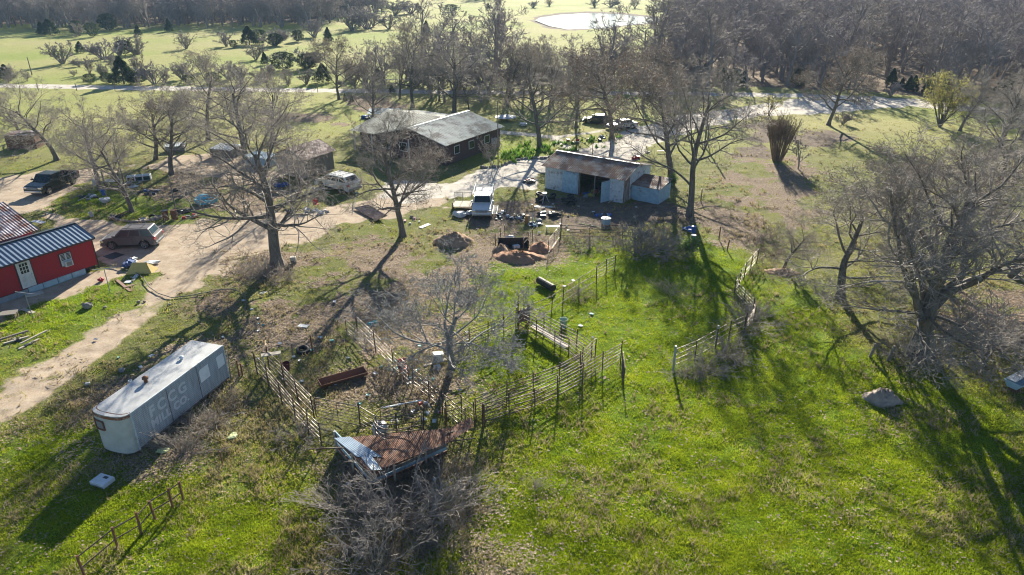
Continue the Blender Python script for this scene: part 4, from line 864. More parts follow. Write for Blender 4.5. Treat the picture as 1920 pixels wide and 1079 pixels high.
# --- old box trailer
def box_trailer():
    o = G(264, 849); e = G(430, 714); rz = math.atan2(e.y-o.y, e.x-o.x); L = (e-o).length; W = 2.05; z0, z1 = .18, 2.35
    t = thing('box_trailer', 'long faded white box trailer with painted lettering on its ribbed side', 'trailer', o, rz)
    nose = .5; n = 16
    cv = [(-nose*(1-abs(2*(.5-.5*math.cos(math.pi*k/n))-1)**2.6)**(1/2.6), W*(.5-.5*math.cos(math.pi*k/n))) for k in range(n+1)]
    base = [(L, 0), *[(x, y) for x, y in cv], (L, W)]
    MB().hexa([(x, y, z1-.06) for x, y in base], [(x, y, z1) for x, y in base]).build('roof', rusty('trailer_roof', (.47,.48,.49), (.30,.20,.15), .72, .8, .6, .3), t)
    cap = MB(); 
    for k in range(n):
        (xa, ya), (xb, yb) = cv[k], cv[k+1]; cap.hexa([(xa-.015, ya, z1-.2), (xb-.015, yb, z1-.2), (xb+.25, yb, z1-.2), (xa+.25, ya, z1-.2)], [(xa-.015, ya, z1-.05), (xb-.015, yb, z1-.05), (xb+.25, yb, z1+.012), (xa+.25, ya, z1+.012)])
    cap.build('rusty_cap', rusty('rust_cap', (.40,.34,.30), (.26,.11,.06), .42, 2, .7, .2), t)
    f = MB()
    for k in range(n):
        (xa, ya), (xb, yb) = cv[k], cv[k+1]; f.hexa([(xa, ya, z0), (xb, yb, z0), (xb+.04, yb, z0), (xa+.04, ya, z0)], [(xa, ya, z1-.2), (xb, yb, z1-.2), (xb+.04, yb, z1-.2), (xa+.04, ya, z1-.2)])
    f.build('front_wall', M('cream_painted_metal', (.47,.50,.49), (.36,.38,.37), 1.2, .5), t)
    s = MB(); nb = 20
    for k in range(nb):
        za = z0+(z1-.07-z0)*k/nb; zb = z0+(z1-.07-z0)*(k+1)/nb; zm = zb-.028; s.cur = 0; s.face([(0, -.032, za), (L, -.032, za), (L, -.02, zm), (0, -.02, zm)]); s.cur = 1; s.face([(0, -.02, zm), (L, -.02, zm), (L, 0, zb), (0, 0, zb)]); s.face([(0, 0, zb), (L, 0, zb), (L, -.032, zb), (0, -.032, zb)])
    s.cur = 0; s.box(0, L, .01, .04, z0, z1-.07); s.build('side_wall', [M_siding, M('siding_groove', (.24,.27,.29), (.18,.20,.22), 2, .8)], t)
    MB().box(0, L, W-.04, W, z0, z1-.07).build('side_wall', M_siding, t); MB().box(L-.05, L-.002, .042, W-.042, z0, z1-.07).build('rear_wall', M_siding, t)
    m = MB().beam((0, -.03, z1-.02), (L, -.03, z1-.02), .05, .08); m.beam((.0, -.03, z0), (.0, -.03, z1), .06, .06); m.beam((L, -.03, z0), (L, -.03, z1), .06, .06); m.build('corner_trim', M_galvw, t)
    m = MB()
    for f in (.34, .67): m.box(L*f-.02, L*f+.02, -.045, -.036, z0, z1-.1)
    m.box(0, L, -.05, -.036, z0, z0+.09); m.build('panel_seam', rusty('seam_rust', (.26,.28,.29), (.20,.11,.08), .5, 3), t)
    MB().box(.1, L-.1, .15, W-.15, .08, z0).build('chassis', M_dark, t)
    # front window opening (upper half, on the far side of the nose)
    w_ = MB()
    for k in (9, 10, 11, 12):
        (xa, ya), (xb, yb) = cv[k], cv[k+1]; w_.hexa([(xa-.02, ya, 1.45), (xb-.02, yb, 1.45), (xb+.01, yb, 1.45), (xa+.01, ya, 1.45)], [(xa-.02, ya, 1.95), (xb-.02, yb, 1.95), (xb+.01, yb, 1.95), (xa+.01, ya, 1.95)])
    w_ = w_.build('window', M_greyp, t)
    wf = MB(); pts = [(cv[k][0]-.04, cv[k][1]) for k in (9, 10, 11, 12, 13)]
    wf.tube([(*p, 1.45) for p in pts], .04, 5); wf.tube([(*p, 1.95) for p in pts], .04, 5); wf.tube([(*pts[0], 1.45), (*pts[0], 1.95)], .04, 5); wf.tube([(*pts[-1], 1.45), (*pts[-1], 1.95)], .04, 5); wf.build('frame', M_rust, w_)
    for (x, y, r, h, nm, mm) in ((L*.36, W*.62, .16, .38, 'roof_vent', M_rust), (L*.72, W*.55, .13, .2, 'roof_vent', M_galvw)):
        MB().lathe([(r*.6, 0), (r*.6, h*.5), (r, h*.55), (r*.95, h*.8), (r*.3, h), (0, h)], 12, (x, y, z1)).build(nm, mm, t)
    def patch(x0, x1, za, zb, cut):
        P = [(x0, za), (x1, za+.02), (x1-.02, zb), (x0+cut, zb), (x0-.02, zb-cut)]
        MB().hexa([(x, -.040, z) for x, z in P], [(x, -.034, z) for x, z in P]).build('white_patch', M_paintpatch, t)
    patch(L*.69, L*.80, 1.15, 1.95, .1); patch(L*.90, L*.985, 1.2, 1.95, .05)
    mp_, nt, b_ = new_mat('faded_lettering'); b_.inputs['Base Color'].default_value = (.53,.58,.61,1); b_.inputs['Roughness'].default_value = .6
    def text(s_, x, z, sz, sp=1.0):
        c = bpy.data.curves.new('t', 'FONT'); c.body = s_; c.size = sz; c.space_character = sp; c.extrude = .002; c.offset = .03
        to = bpy.data.objects.new('t', c); C.objects.link(to); dg = bpy.context.evaluated_depsgraph_get(); me = bpy.data.meshes.new_from_object(to.evaluated_get(dg)); bpy.data.objects.remove(to)
        o_ = link('lettering', me, mp_, t, (x, -.036, z)); o_.rotation_euler = (math.pi/2, 0, 0); return o_
    text('FCCG', L*.15, 1.40, .80, 1.45); text('MILL CO.', L*.145, .78, .60, 1.12)
    for (x, y) in ((L*.86, .2), (L*.86, W-.3)): MB().lathe([(.28, -.1), (.32, -.05), (.32, .05), (.28, .1)], 16, (x, y, .25), 'y').build('wheel', M_black, t)
    MB().tube([(L+.02, -.1, 0), (L+.25, -.02, 1.9)], .035, 5).build('leaning_pole', M_greywood, t)
box_trailer()
# --- low shed roofed with rusty iron at the corner of the pens
def pen_shed():
    A, B, Cc = G(626, 823, 1.3), G(884, 798, 1.3), G(696, 887, 1.3); B2 = G(844, 829.5, 1.3); t = thing('pen_shed', 'low triangular rusty iron roof and rail walls at the corner of the pens', 'shed', (0, 0, 0))
    def poly_roof(mb, P, m0, pitch=.10, amp=.014):
        # ribs run along A->Cc direction
        n = int((P[1]-P[0]).length/(pitch/2)); base = len(mb.v)
        for i in range(n+1):
            f = i/n; a = P[0].lerp(P[1], f); b = P[3].lerp(P[2], f); dz = Vector((0, 0, amp if i % 2 else 0)); mb.v += [tuple(a+dz), tuple(b+dz), tuple(a+dz-Vector((0, 0, .01))), tuple(b+dz-Vector((0, 0, .01)))]
        for i in range(n): k = base+4*i; mb.f += [(k, k+1, k+5, k+4), (k+2, k+6, k+7, k+3)]; mb.mi += [mb.cur]*2
    m = MB(); poly_roof(m, [A, G(846, 803, 1.3), B2, Cc], 0); m.build('roof', M_rust, t)
    up = Vector((0, 0, .035)); u2 = (Cc-A).normalized(); s2 = (B-A).normalized()
    m = MB(); poly_roof(m, [A+up, A+s2*.75+up, A+s2*1.15+u2*2.1+up, A+u2*1.9+s2*.1+up], 0, .09, .012); m.build('roof_sheet', M('light_blue_sheet', (.17,.26,.37), (.13,.21,.30), 2, .7, 0), t)
    m = MB(); poly_roof(m, [A+u2*1.95+s2*.25+up, A+u2*1.9+s2*.75+up, Cc-u2*.1+s2*.55+up, Cc-u2*.15+s2*.1+up], 0, .09, .012); m.build('roof_sheet', M_galvw, t)
    m = MB(); poly_roof(m, [G(846, 803, 1.3)+up, G(884, 782, 1.5), G(888, 800, 1.45), B2+up], 0); m.build('roof_sheet', M_rust, t)
    # plank and sheet walls
    a0, c0, b0 = G(632, 845), G(695, 915), G(838, 850)
    for nm, (p, q) in (('left_wall', (a0, c0)), ('right_wall', (c0, b0))):
        m = MB(); k = 0
        for z in (.08, .3, .52, .74, .96, 1.14): m.cur = k % 3; m.beam(p+Vector((0, 0, z)), q+Vector((0, 0, z+.02*(k % 2))), .05, .19, (0, 0, 1)); k += 1
        m.build(nm, [M_greywood, M_rust, M_bluemetal] if nm == 'left_wall' else [M_rust, M_bluemetal, M_greywood], t)
    for px in ((632, 847), (664, 884), (696, 917), (742, 905), (800, 872)): g = G(*px); MB().beam(g+Vector((0, -.05, 0)), g+Vector((0, -.05, 1.27)), .09).build('post', M_palewood, t)
    for pa, pb in (((580, 842, 1.35), (645, 840, 1.35)), ((838, 812, 1.35), (888, 804, 1.35)), ((842, 828, 1.35), (890, 822, 1.35))): MB().tube([G(*pa), G(*pb)], .035, 6).build('rail', M_pipe, t)
pen_shed()
def hay_ring():
    g = G(752, 852); t = thing('hay_ring', 'round bent-pipe hay feeder ring resting on the rusty roof', 'feeder', (g.x, g.y, 1.37)); 
    for k, (z, r, a0, a1) in enumerate(((.9, 1.12, 0, 6.28), (.55, 1.1, .3, 5.0), (.3, 1.1, .9, 4.4))):
        MB().tube([(r*math.cos(a0+(a1-a0)*i/24), r*math.sin(a0+(a1-a0)*i/24)*1.0, z) for i in range(25)], .022, 5).build('hoop', M_pipel, t)
    for a in (.2, 1.4, 2.6, 3.5, 4.3, 5.3): MB().tube([(1.12*math.cos(a), 1.12*math.sin(a), .02), (1.12*math.cos(a), 1.12*math.sin(a), .92)], .022, 5).build('upright', M_pipe, t)
hay_ring()
# ------------------------------------------------------------------ fences and gates of the cattle pens
def fence(label, pts, h=1.35, rails=5, sp=2.0, mr=None, mp=None, cat='fence', group=None, name='pipe_fence', rail_r=.027, post_r=.036, ph=None, lean=0, seed=0, posts=True, z0=.25, closed=False):
    rnd = random.Random(seed+len(label)); P = [G(*p) for p in pts]; o = P[0].copy(); t = thing(name, label, cat, o, 0, group); P = [p-o for p in P]; mr = mr or M_pipel; mp = mp or M_pipe
    for k in range(rails):
        z = z0+(h-z0)*k/max(1, rails-1); q = []
        for i, p in enumerate(P): q.append(p+Vector((rnd.uniform(-.02, .02), rnd.uniform(-.02, .02), z+rnd.uniform(-.03, .03)+lean*i)))
        MB().tube(q, rail_r, 5).build('rail', mr, t)
    if posts:
        for a, b in zip(P, P[1:]):
            n = max(1, round((b-a).length/sp))
            for i in range(n+(1 if b is P[-1] else 0)):
                p = a.lerp(b, i/n)+Vector((0, -.05, 0)); hh = (ph or h+.2)*rnd.uniform(.85, 1.08); MB().tube([p-Vector((0, 0, .05)), p+Vector((rnd.uniform(-.05, .05), rnd.uniform(-.03, .03), hh))], post_r, 6).build('post', mp, t)
    return t
def gate(label, a, b, h=1.35, bars=6, m=None, name='gate', z0=.15, group=None):
    A, B = G(*a), G(*b); t = thing(name, label, 'gate', A, math.atan2(B.y-A.y, B.x-A.x), group); L = (B-A).length; m = m or M_pipel; r = .16
    fr = [(0, 0, z0), (0, 0, h-r), (r*.3, 0, h-r*.3), (r, 0, h), (L-r, 0, h), (L-r*.3, 0, h-r*.3), (L, 0, h-r), (L, 0, z0), (0, 0, z0)]
    MB().tube(fr, .028, 6).build('frame', m, t)
    for k in range(1, bars): z = z0+(h-z0)*k/bars; MB().tube([(0, 0, z), (L, 0, z)], .016, 5).build('bar', m, t)
    MB().tube([(L/2, 0, z0), (L/2, 0, h)], .016, 5).build('brace', m, t); return t
GR = 'pipe fences of the cattle pens'
fence('long inner pipe fence of the narrow alley at lower centre', [(893,788),(950,760),(1000,742),(1048,722),(1088,700),(1115,672)], 1.35, 6, 2.1, M_pipel, M_pipe, group=GR, seed=1)
fence('long outer pipe fence of the narrow alley, nearest the open grass', [(905,800),(955,783),(1003,768),(1045,748),(1092,722),(1163,681)], 1.35, 6, 2.0, M_pipel, M_pipe, group=GR, seed=2, ph=1.5)
fence('pipe fence from the leaning grey tree up to the rusty gate box', [(850,675),(880,655),(915,642),(945,628),(967,616)], 1.35, 6, 1.6, M_pipel, M_pipe, group=GR, seed=3)
fence('pipe fence climbing right from the rusty gate box toward the brush', [(991,606),(1034,588),(1055,572),(1085,552),(1118,532)], 1.3, 3, 2.0, M_pipel, M_pipe, group=GR, seed=4)
fence('short high-railed fence at the top end of the middle pen fence', [(1118,530),(1136,518),(1152,510)], 1.3, 5, 1.2, M_pipel, M_pipe, group=GR, seed=5)
fence('left fence of the squeeze chute running down right from the rusty gate box', [(973,616),(1005,634),(1040,654),(1066,668),(1090,690)], 1.2, 5, 1.5, M_pipel, M_pipe, group=GR, seed=6)
fence('right fence of the squeeze chute beside its grey plank', [(988,606),(1020,622),(1052,640),(1080,655),(1108,674)], 1.2, 5, 1.5, M_pipel, M_pipe, group=GR, seed=7)
MB().hexa([tuple(G(*p, .55)) for p in ((994,612),(1001,606),(1068,650),(1058,654))], [tuple(G(*p, .60)) for p in ((994,612),(1001,606),(1068,650),(1058,654))])
o = MB().hexa([tuple(G(*p, .55)) for p in ((994,612),(1003,606),(1070,648),(1058,654))], [tuple(G(*p, .61)) for p in ((994,612),(1003,606),(1070,648),(1058,654))]).build('chute_plank', M_palewood); tag(o, 'long pale grey plank tray inside the squeeze chute', 'plank')
fence('outer pipe fence of the left loading lane', [(484,703),(505,727),(530,757),(555,788),(580,815),(604,838)], 1.35, 5, 1.5, M_pipel, M_pipe, group=GR, seed=8)
fence('inner pipe fence of the left loading lane', [(506,695),(535,723),(560,752),(590,783)], 1.35, 5, 1.5, M_pipel, M_pipe, group=GR, seed=9)
fence('pipe fence along the back of the triangular roofed shed', [(676,800),(708,820),(745,820),(795,812)], 1.3, 5, 1.6, M_pipel, M_pipe, group=GR, seed=10)
gate('wide round-cornered gate panel left of the white box', (594,785), (677,803), 1.35, 6)
gate('leaning gate panel at the upper left of the pens', (651,632), (686,662), 1.25, 6)
fence('pipe fence running down from the leaning gate panel to the red seat', [(672,628),(705,660),(738,695),(768,722)], 1.3, 5, 1.8, M_pipel, M_pipe, group=GR, seed=11)
fence('pipe fence from the red seat down to the alley corner', [(775,728),(805,752),(830,775),(872,812)], 1.3, 5, 1.8, M_pipel, M_pipe, group=GR, seed=12)
fence('short cross fence at the alley corner above the rusty roof', [(838,790),(866,782),(890,800)], 1.3, 4, 1.0, M_pipel, M_pipe, group=GR, seed=13)
gate('narrow upright rusty panel gate standing at the gate box', (972,598), (990,578), 1.75, 5, M_pipel)
g0 = thing('gate_box', 'rust-red sheet metal box gate at the meeting of the pen fences', 'gate', G(971, 614), math.atan2(*(lambda v: (v.y, v.x))(G(992,609)-G(971,614)))); Lb = (G(992,609)-G(971,614)).length
MB().box(0, Lb, -.03, .03, .35, 1.25).build('sheet', M_rust, g0); MB().tube([(0, 0, 0), (0, 0, 1.95)], .045, 6).build('post', M_pipe, g0); MB().tube([(Lb, 0, 0), (Lb, 0, 1.4)], .045, 6).build('post', M_pipe, g0)
gate('narrow rusty gate seen edge-on, swung open at the right end of the alley', (1166,690), (1169,727), 1.2, 5, M_pipe)
fence('right-hand pen fence with a top rail and hanging wire', [(1262,693),(1302,675),(1341,654),(1365,640),(1394,626)], 1.35, 4, 1.7, M_pipel, M_pipe, group=GR, seed=14, rail_r=.022)
fence('curving fence between the right-hand pen and the upper gate', [(1394,626),(1412,604),(1411,590),(1376,552)], 1.1, 5, 1.5, M_pipel, M_pipe, group=GR, seed=15)
fence('leaning upper right fence climbing away into the scrub', [(1376,552),(1394,524),(1418,494)], 1.2, 4, 1.6, M_pipel, M_pipe, group=GR, seed=16)
fence('low pipe fence in front of the metal barn yard', [(1050,447),(1105,449),(1167,447),(1200,450)], 1.2, 4, 2.2, M_pipe, M_pipe, group=GR, seed=17)
gate('tilted bar panel at the left end of the barn yard fence', (1028,478), (1050,447), 1.3, 6)
fence('left side rails of the small pit pen behind the white truck', [(929,462),(947,445)], 1.1, 3, 1.4, M_pipel, M_pipe, group=GR, seed=18)
fence('right side rails of the small pit pen behind the white truck', [(981,472),(999,452)], 1.1, 3, 1.4, M_pipe, M_pipe, group=GR, seed=19)
fence('single-rail rusty fence at the bottom left corner', [(160,1078),(222,1027),(266,1000),(292,972),(325,952),(345,937)], 1.0, 2, 2.2, M_pipe, M_rust, group=GR, seed=20, rail_r=.03, post_r=.05, z0=.45)
for i, (x, y, yt, lab, mm, r, tilt) in enumerate([(1262,695,649,'pale steel post at the near end of the right-hand pen fence',M_galv,.07,0),(1341,654,611,'pale grey pipe post midway along the right-hand pen fence',M_galv,.06,0),
  (1630,671,645,'leaning wooden post left of the pair under the huge oak',M_greywood,.09,.2),(1664,677,649,'leaning wooden post right of the pair under the huge oak',M_greywood,.09,.2),(1776,692,673,'short wooden post right of the huge oak trunk',M_greywood,.07,.3),
  (449,707,676,'rusty post behind the right rear corner of the box trailer',M_rust,.05,0),(455,705,682,'second shorter rusty post behind the trailer corner',M_rust,.05,0),(417,869,847,'short dark post in the grass right of the trailer',M_rust,.04,0),
  (586,660,630,'lone dark post above the rusty feed trough',M_rust,.045,0),(550,668,645,'short post beside the lying tyre in the pens',M_greywood,.05,0),(1348,449,425,'dark fence post on the brown slope right of the barn',M_rust,.05,0),(1314,378,355,'thin fence post right of the paired trees',M_rust,.05,0),
  (1363,470,450,'leaning fence post at the corner above the right-hand pen',M_rust,.05,.1),(330,395,330,'tall dark post on the junk-strewn island',M_greywood,.06,0),(197,350,322,'broken dark snag post behind the leaning oak',M_greywood,.09,0),(1143,291,268,'thin post behind the barn roof',M_rust,.04,0),
  (1053,425,395,'bare grey post standing in the barn yard',M_greywood,.05,0),(836,800,765,'tall thin post at the alley corner',M_rust,.045,0),(908,800,760,'dark tall post where the long alley begins',M_rust,.045,0)]):
    hpx = HH(x, y, yt); o = MB().tube([(0, 0, -.1), (tilt*hpx, 0, hpx)], r, 7).build('fence_post', mm, None, G(x, y)); tag(o, lab, 'post')
for i in range(14):
    x = -20+i*75+((i*37) % 20)
    if x > 960: break
    o = MB().tube([(0, 0, -.1), (0, 0, 1.35)], .06, 6).build('fence_post', M_greywood, None, G(x, 169+x*.007)); tag(o, 'thin wooden post of the roadside wire fence', 'post', 'posts of the roadside fence')
def pole(x, y, yt, lab, m=M_greywood, r=.12, arm=False, name='utility_pole'):
    t = thing(name, lab, 'pole', G(x, y)); h = HH(x, y, yt); MB().tube([(0, 0, -.1), (0, 0, h)], r, 8, r*.7).build('shaft', m, t)
    if arm: MB().box(-.9, .9, -.05, .05, h-.5, h-.38).build('cross_arm', m, t)
    return t
pole(1321, 275, 186, 'weathered wooden pole beside the driveway right of the barn')
pole(934, 316, 190, 'thin tall pole at the right corner of the house', M_greywood, .07); pole(682, 168, 124, 'pale pole by the road above the house', M_white, .07)
pole(60, 140, 108, 'slanting utility pole in the pasture at far left', M_greywood, .12)
pole(1110, 305, 262, 'dark metal pole rising from the barn roof', M_rust, .05)
t = thing('antenna', 'television antenna on a mast above the house roof', 'antenna', G(747, 182)); h = HH(747, 182, 150)
MB().tube([(0, 0, 0), (0, 0, h)], .04, 6).build('mast', M_galv, t); m = MB().tube([(-2.2, 0, h+.1), (2.4, 0, h-.1)], .04, 5)
for k in range(8): x = -2+k*.55; m.tube([(x, -.9+.05*k, h+.05), (x, .9-.05*k, h-.02)], .025, 4)
m.build('elements', M_plast, t)
for x, y, rz, lab in ((207, 549, .3, 'bare T-shaped clothesline pole at the shed corner'), (62, 597, -.2, 'bare T-shaped clothesline pole standing in the shed shadow')):
    t = thing('clothesline_pole', lab, 'pole', G(x, y), rz); MB().tube([(0, 0, 0), (0, 0, 1.9)], .03, 6).build('shaft', M_galv, t); MB().tube([(-.75, 0, 1.92), (.75, 0, 1.88)], .025, 6).build('cross_arm', M_galv, t)
# ------------------------------------------------------------------ vehicles
def wheel(t, x, y, r, side, w=.22, rim=None):
    wb = MB().lathe([(r*.7, -w/2), (r*.95, -w/2), (r, -w*.3), (r, w*.3), (r*.95, w/2), (r*.7, w/2)], 20, (0, 0, 0), 'y').build('wheel', M_black, t, (x, y, r))
    m = MB().lathe([(0, -.02), (r*.68, -.02), (r*.70, 0), (r*.66, .0), (r*.62, -.012), (.02, -.012)], 20, (0, side*(w/2+.005), 0), 'y')
    for k in range(6): a = k*math.pi/3; m.beam((r*.12*math.cos(a), side*(w/2+.012), r*.12*math.sin(a)), (r*.6*math.cos(a), side*(w/2+.012), r*.6*math.sin(a)), .07, .02, (0, 1, 0))
    m.build('rim', rim or M_chrome, wb)
def car(label, cat, loc, rz, kind, paint, glass=M_glass, name=None, scale=1.0, group=None):
    """x forward. kind gives length, width, belt and roof heights and the greenhouse"""
    K = dict(suv=dict(L=4.5, W=1.82, hood=1.02, belt=1.08, roof=1.70, g=(-2.1, -1.75, .45, 1.15), wb=2.62, r=.36, c=.28), cross=dict(L=5.1, W=1.98, hood=1.02, belt=1.12, roof=1.72, g=(-2.45, -1.85, .55, 1.45), wb=3.0, r=.38, c=.24),
             sedan=dict(L=4.8, W=1.82, hood=.86, belt=.92, roof=1.42, g=(-1.75, -1.05, .45, 1.15), wb=2.75, r=.33, c=.2), pickup=dict(L=5.85, W=2.0, hood=1.22, belt=1.28, roof=1.88, g=(-.75, -.55, .95, 1.45), wb=3.65, r=.42, c=.42),
             work=dict(L=5.6, W=1.95, hood=1.20, belt=1.28, roof=1.92, g=(-.6, -.45, .75, 1.2), wb=3.6, r=.40, c=.42))[kind]
    L, W, r, wb, c = K['L'], K['W'], K['r'], K['wb'], K['c']; pk = kind in ('pickup', 'work')
    t = thing(name or cat.replace(' ', '_'), label, cat, loc, rz, group); t.scale = (scale,)*3
    xf, xr = L/2, -L/2; ax = (wb/2+.05, -wb/2+.05); g0, g1, g2, g3 = K['g']
    # lower body outline with wheel arches
    def arch(xc):
        R2 = r+.07; return [(xc+R2*math.cos(a), max(c, r+R2*math.sin(a))) for a in [math.pi*k/8 for k in range(9)]]
    bot = [(xf-.08, c)]+[p for p in arch(ax[0])]+([] if pk else [p for p in arch(ax[1])])+[((g0-.12) if pk else xr+.08, c)]
    top = [((g0-.12) if pk else xr+.02, c+.2), ((g0-.12) if pk else xr, K['belt']-.12), ((g0-.12) if pk else xr+.06, K['belt']), (g3, K['belt']-.02), (g3+.5, K['hood']), (xf-.22, K['hood']-.14), (xf-.03, K['hood']-.32), (xf, c+.25)]
    prof = bot+top; MB().prism(prof, -W/2, W/2).build('body', paint, t, bevel=.05)
    zb = K['belt']-.02; zr = K['roof']; iw = .16
    B = [(g0, -W/2+.03, zb), (g3, -W/2+.03, zb), (g3, W/2-.03, zb), (g0, W/2-.03, zb)]; T = [(g1, -W/2+iw, zr), (g2, -W/2+iw, zr), (g2, W/2-iw, zr), (g1, W/2-iw, zr)]
    cb = MB().hexa(B, T).build('cabin', paint, t, bevel=.04)
    def quad(P, n_, mm, off=.012, par=t):
        P = [Vector(p) for p in P]; nn = (P[1]-P[0]).cross(P[3]-P[0]).normalized(); cc = sum(P, Vector())/4
        if nn.dot(cc-Vector((0, 0, zb-.5))) < 0: nn = -nn
        MB().hexa([p+nn*.001 for p in P], [p+nn*off for p in P]).build(n_, mm, par)
    def lerp(a, b, f): return Vector(a).lerp(Vector(b), f)
    def face(b0, b1, t1, t0, u0, u1, v0, v1): return [lerp(lerp(b0, b1, u0), lerp(t0, t1, u0), v0), lerp(lerp(b0, b1, u1), lerp(t0, t1, u1), v0), lerp(lerp(b0, b1, u1), lerp(t0, t1, u1), v1), lerp(lerp(b0, b1, u0), lerp(t0, t1, u0), v1)]
    quad(face(B[1], B[2], T[2], T[1], .06, .94, .08, .92), 'windshield', glass); quad(face(B[0], B[3], T[3], T[0], .1, .9, .25, .88), 'rear_window', glass)
    spans = ((.04, .47), (.52, .93)) if pk or kind == 'sedan' else ((.05, .30), (.34, .62), (.66, .94))
    for s in (0, 1):
        b0, b1, t1, t0 = (B[0], B[1], T[1], T[0]) if s == 0 else (B[3], B[2], T[2], T[3])
        for u0, u1 in spans: quad(face(b0, b1, t1, t0, u0, u1, .12, .86), 'side_window', glass)
        sg = -1 if s == 0 else 1; yy = sg*(W/2+.002)
        d = MB()
        for xx in ([g0+.02, (g0+g3)/2+.1, g3-.15]): d.box(xx, xx+.018, min(yy, yy+sg*.004), max(yy, yy+sg*.004), c+.12, K['belt']-.1)
        d.build('door_seam', M_dark, t)
        MB().box(g3-.25, g3-.02, *sorted((sg*(W/2+.0), sg*(W/2+.2))), K['belt']+.02, K['belt']+.2).build('mirror', paint, t, bevel=.03)
        MB().box(xf-.3, xf-.015, *sorted((sg*(W/2-.38), sg*(W/2+.006))), K['hood']-.38, K['hood']-.2).build('headlight', M_chrome, t, bevel=.02)
        if not pk: MB().box(xr-.012, xr+.2, *sorted((sg*(W/2-.25), sg*(W/2+.008))), K['belt']-.32, K['belt']-.08).build('taillight', M_redp, t, bevel=.02)
        for x in ax: wheel(t, x, sg*(W/2-.12), r, sg)
    MB().box(xf-.05, xf+.07, -W/2+.05, W/2-.05, c+.02, c+.24).build('front_bumper', M_chrome if pk else M_greyp, t, bevel=.03)
    MB().box(xf-.08, xf+.012, -W/2+.42, W/2-.42, K['hood']-.42, K['hood']-.2).build('grille', M_greyp, t)
    MB().box(xr-.07, xr+.05, -W/2+.05, W/2-.05, c+.08, c+.3).build('rear_bumper', M_chrome if pk else M_greyp, t, bevel=.03)
    MB().box(xr+.3, xf-.3, -W/2+.3, W/2-.3, c-.12, c+.1).build('underbody', M_dark, t)
    if kind in ('suv', 'cross'):
        for sg in (-1, 1): MB().tube([(g1+.1, sg*(W/2-iw-.08), zr+.02), (g1+.2, sg*(W/2-iw-.08), zr+.08), (g2-.2, sg*(W/2-iw-.08), zr+.08), (g2-.1, sg*(W/2-iw-.08), zr+.02)], .025, 5).build('roof_rail', M_dark, t)
        for x in (g1+.6, g2-.5): MB().box(x, x+.06, -W/2+iw+.08, W/2-iw-.08, zr+.06, zr+.09).build('roof_bar', M_dark, t)
    if pk:
        bx0, bx1 = xr+.03, g0-.15; ztop = K['belt']-.02
        R2 = r+.07; xc = ax[1]
        side = [(bx1, c+.05)]+[(xc+R2*math.cos(a), max(c+.05, r+R2*math.sin(a))) for a in [math.pi*k/8 for k in range(9)]]+[(bx0, c+.1), (bx0, ztop), (bx1, ztop)]
        bed = MB().prism(side, -W/2, -W/2+.1).prism(side, W/2-.1, W/2).box(bx0, bx1, -W/2+.102, W/2-.102, .72, .78).box(bx1-.08, bx1, -W/2+.102, W/2-.102, .782, ztop).build('bed', paint, t, bevel=.02)
        MB().box(bx0-.04, bx0+.04, -W/2+.08, W/2-.08, .72, ztop).build('tailgate', paint, t, bevel=.02)
        for sg in (-1, 1): MB().box(xr-.01, xr+.12, *sorted((sg*(W/2-.14), sg*(W/2+.008))), .95, ztop-.04).build('taillight', M_redp, t)
    return t
def car_at(label, cat, pf, pr, kind, paint, near=1, **kw):
    """pf, pr: pixels of the near-side front and rear wheel contact; near=+1 when the near side is the car's left (+y)"""
    a, b = G(*pf), G(*pr); rz = math.atan2(a.y-b.y, a.x-b.x); mid = (a+b)/2; W = 1.8
    loc = mid+Vector((math.sin(rz), -math.cos(rz), 0))*near*(W/2-.1)-Vector((math.cos(rz), math.sin(rz), 0))*.05
    return car(label, cat, loc, rz, kind, paint, **kw)
P_grey = M('brown_grey_car_paint', (.115,.105,.11), (.09,.082,.085), 2, .4, 0); P_white = M('white_car_paint', (.58,.58,.56), (.52,.52,.50), 2, .35); P_black = M('dark_green_grey_paint', (.045,.055,.05), (.035,.04,.038), 2, .22, .3)
P_silver = M('silver_car_paint', (.50,.50,.50), (.44,.44,.44), 2, .3, .5); P_dw = M('dusty_white_paint', (.52,.54,.56), (.44,.46,.48), 2, .45)
car_at('brown-grey suv with open front window parked by the red shed', 'suv', (213,468), (273,466), 'suv', P_grey, 1, glass=M_glassb)
car_at('white suv with roof rails parked beside the old wooden shed', 'suv', (604,353), (643,362), 'cross', P_white, 1)
car_at('dark mud-splashed crew cab pickup at the left end of the drive', 'pickup truck', (94,364), (134,347), 'pickup', P_black, 1, glass=M_glass)
a = G(901, 414); wt = car('white work pickup with ladder rack facing the pens', 'pickup truck', a+Vector((.15, 2.75, 0)), R(-91.5), 'work', P_dw, glass=M_glass, scale=.93)
m = MB()
for sg in (-1, 1):
    for x in (-2.6, -.75): m.tube([(x, sg*.95, 1.2), (x, sg*.95, 2.15)], .035, 6)
    m.tube([(-2.7, sg*.95, 2.12), (.7, sg*.95, 2.12)], .04, 6)
for x in (-2.5, -1.6, -.7): m.tube([(x, -.95, 2.14), (x, .95, 2.14)], .03, 6)
m.build('ladder_rack', M_galvw, wt)
m = MB()
for k in range(9): m.box(-.45, .62, -.72+k*.18, -.60+k*.18, 1.93, 1.955)
m.build('roof_slats', M_plast, wt)
MB().box(-2.6, -.8, -.85, .85, .79, 1.75).build('tool_boxes', M_galvw, wt, bevel=.03)
car('dark sedan with glare on its hood parked under the trees right of the path', 'car', G(1121, 231), R(165), 'sedan', P_black, scale=.92)
car('silver sedan parked on the gravel beside the russet oak', 'car', G(1166, 241), R(200), 'sedan', P_silver, scale=.92)
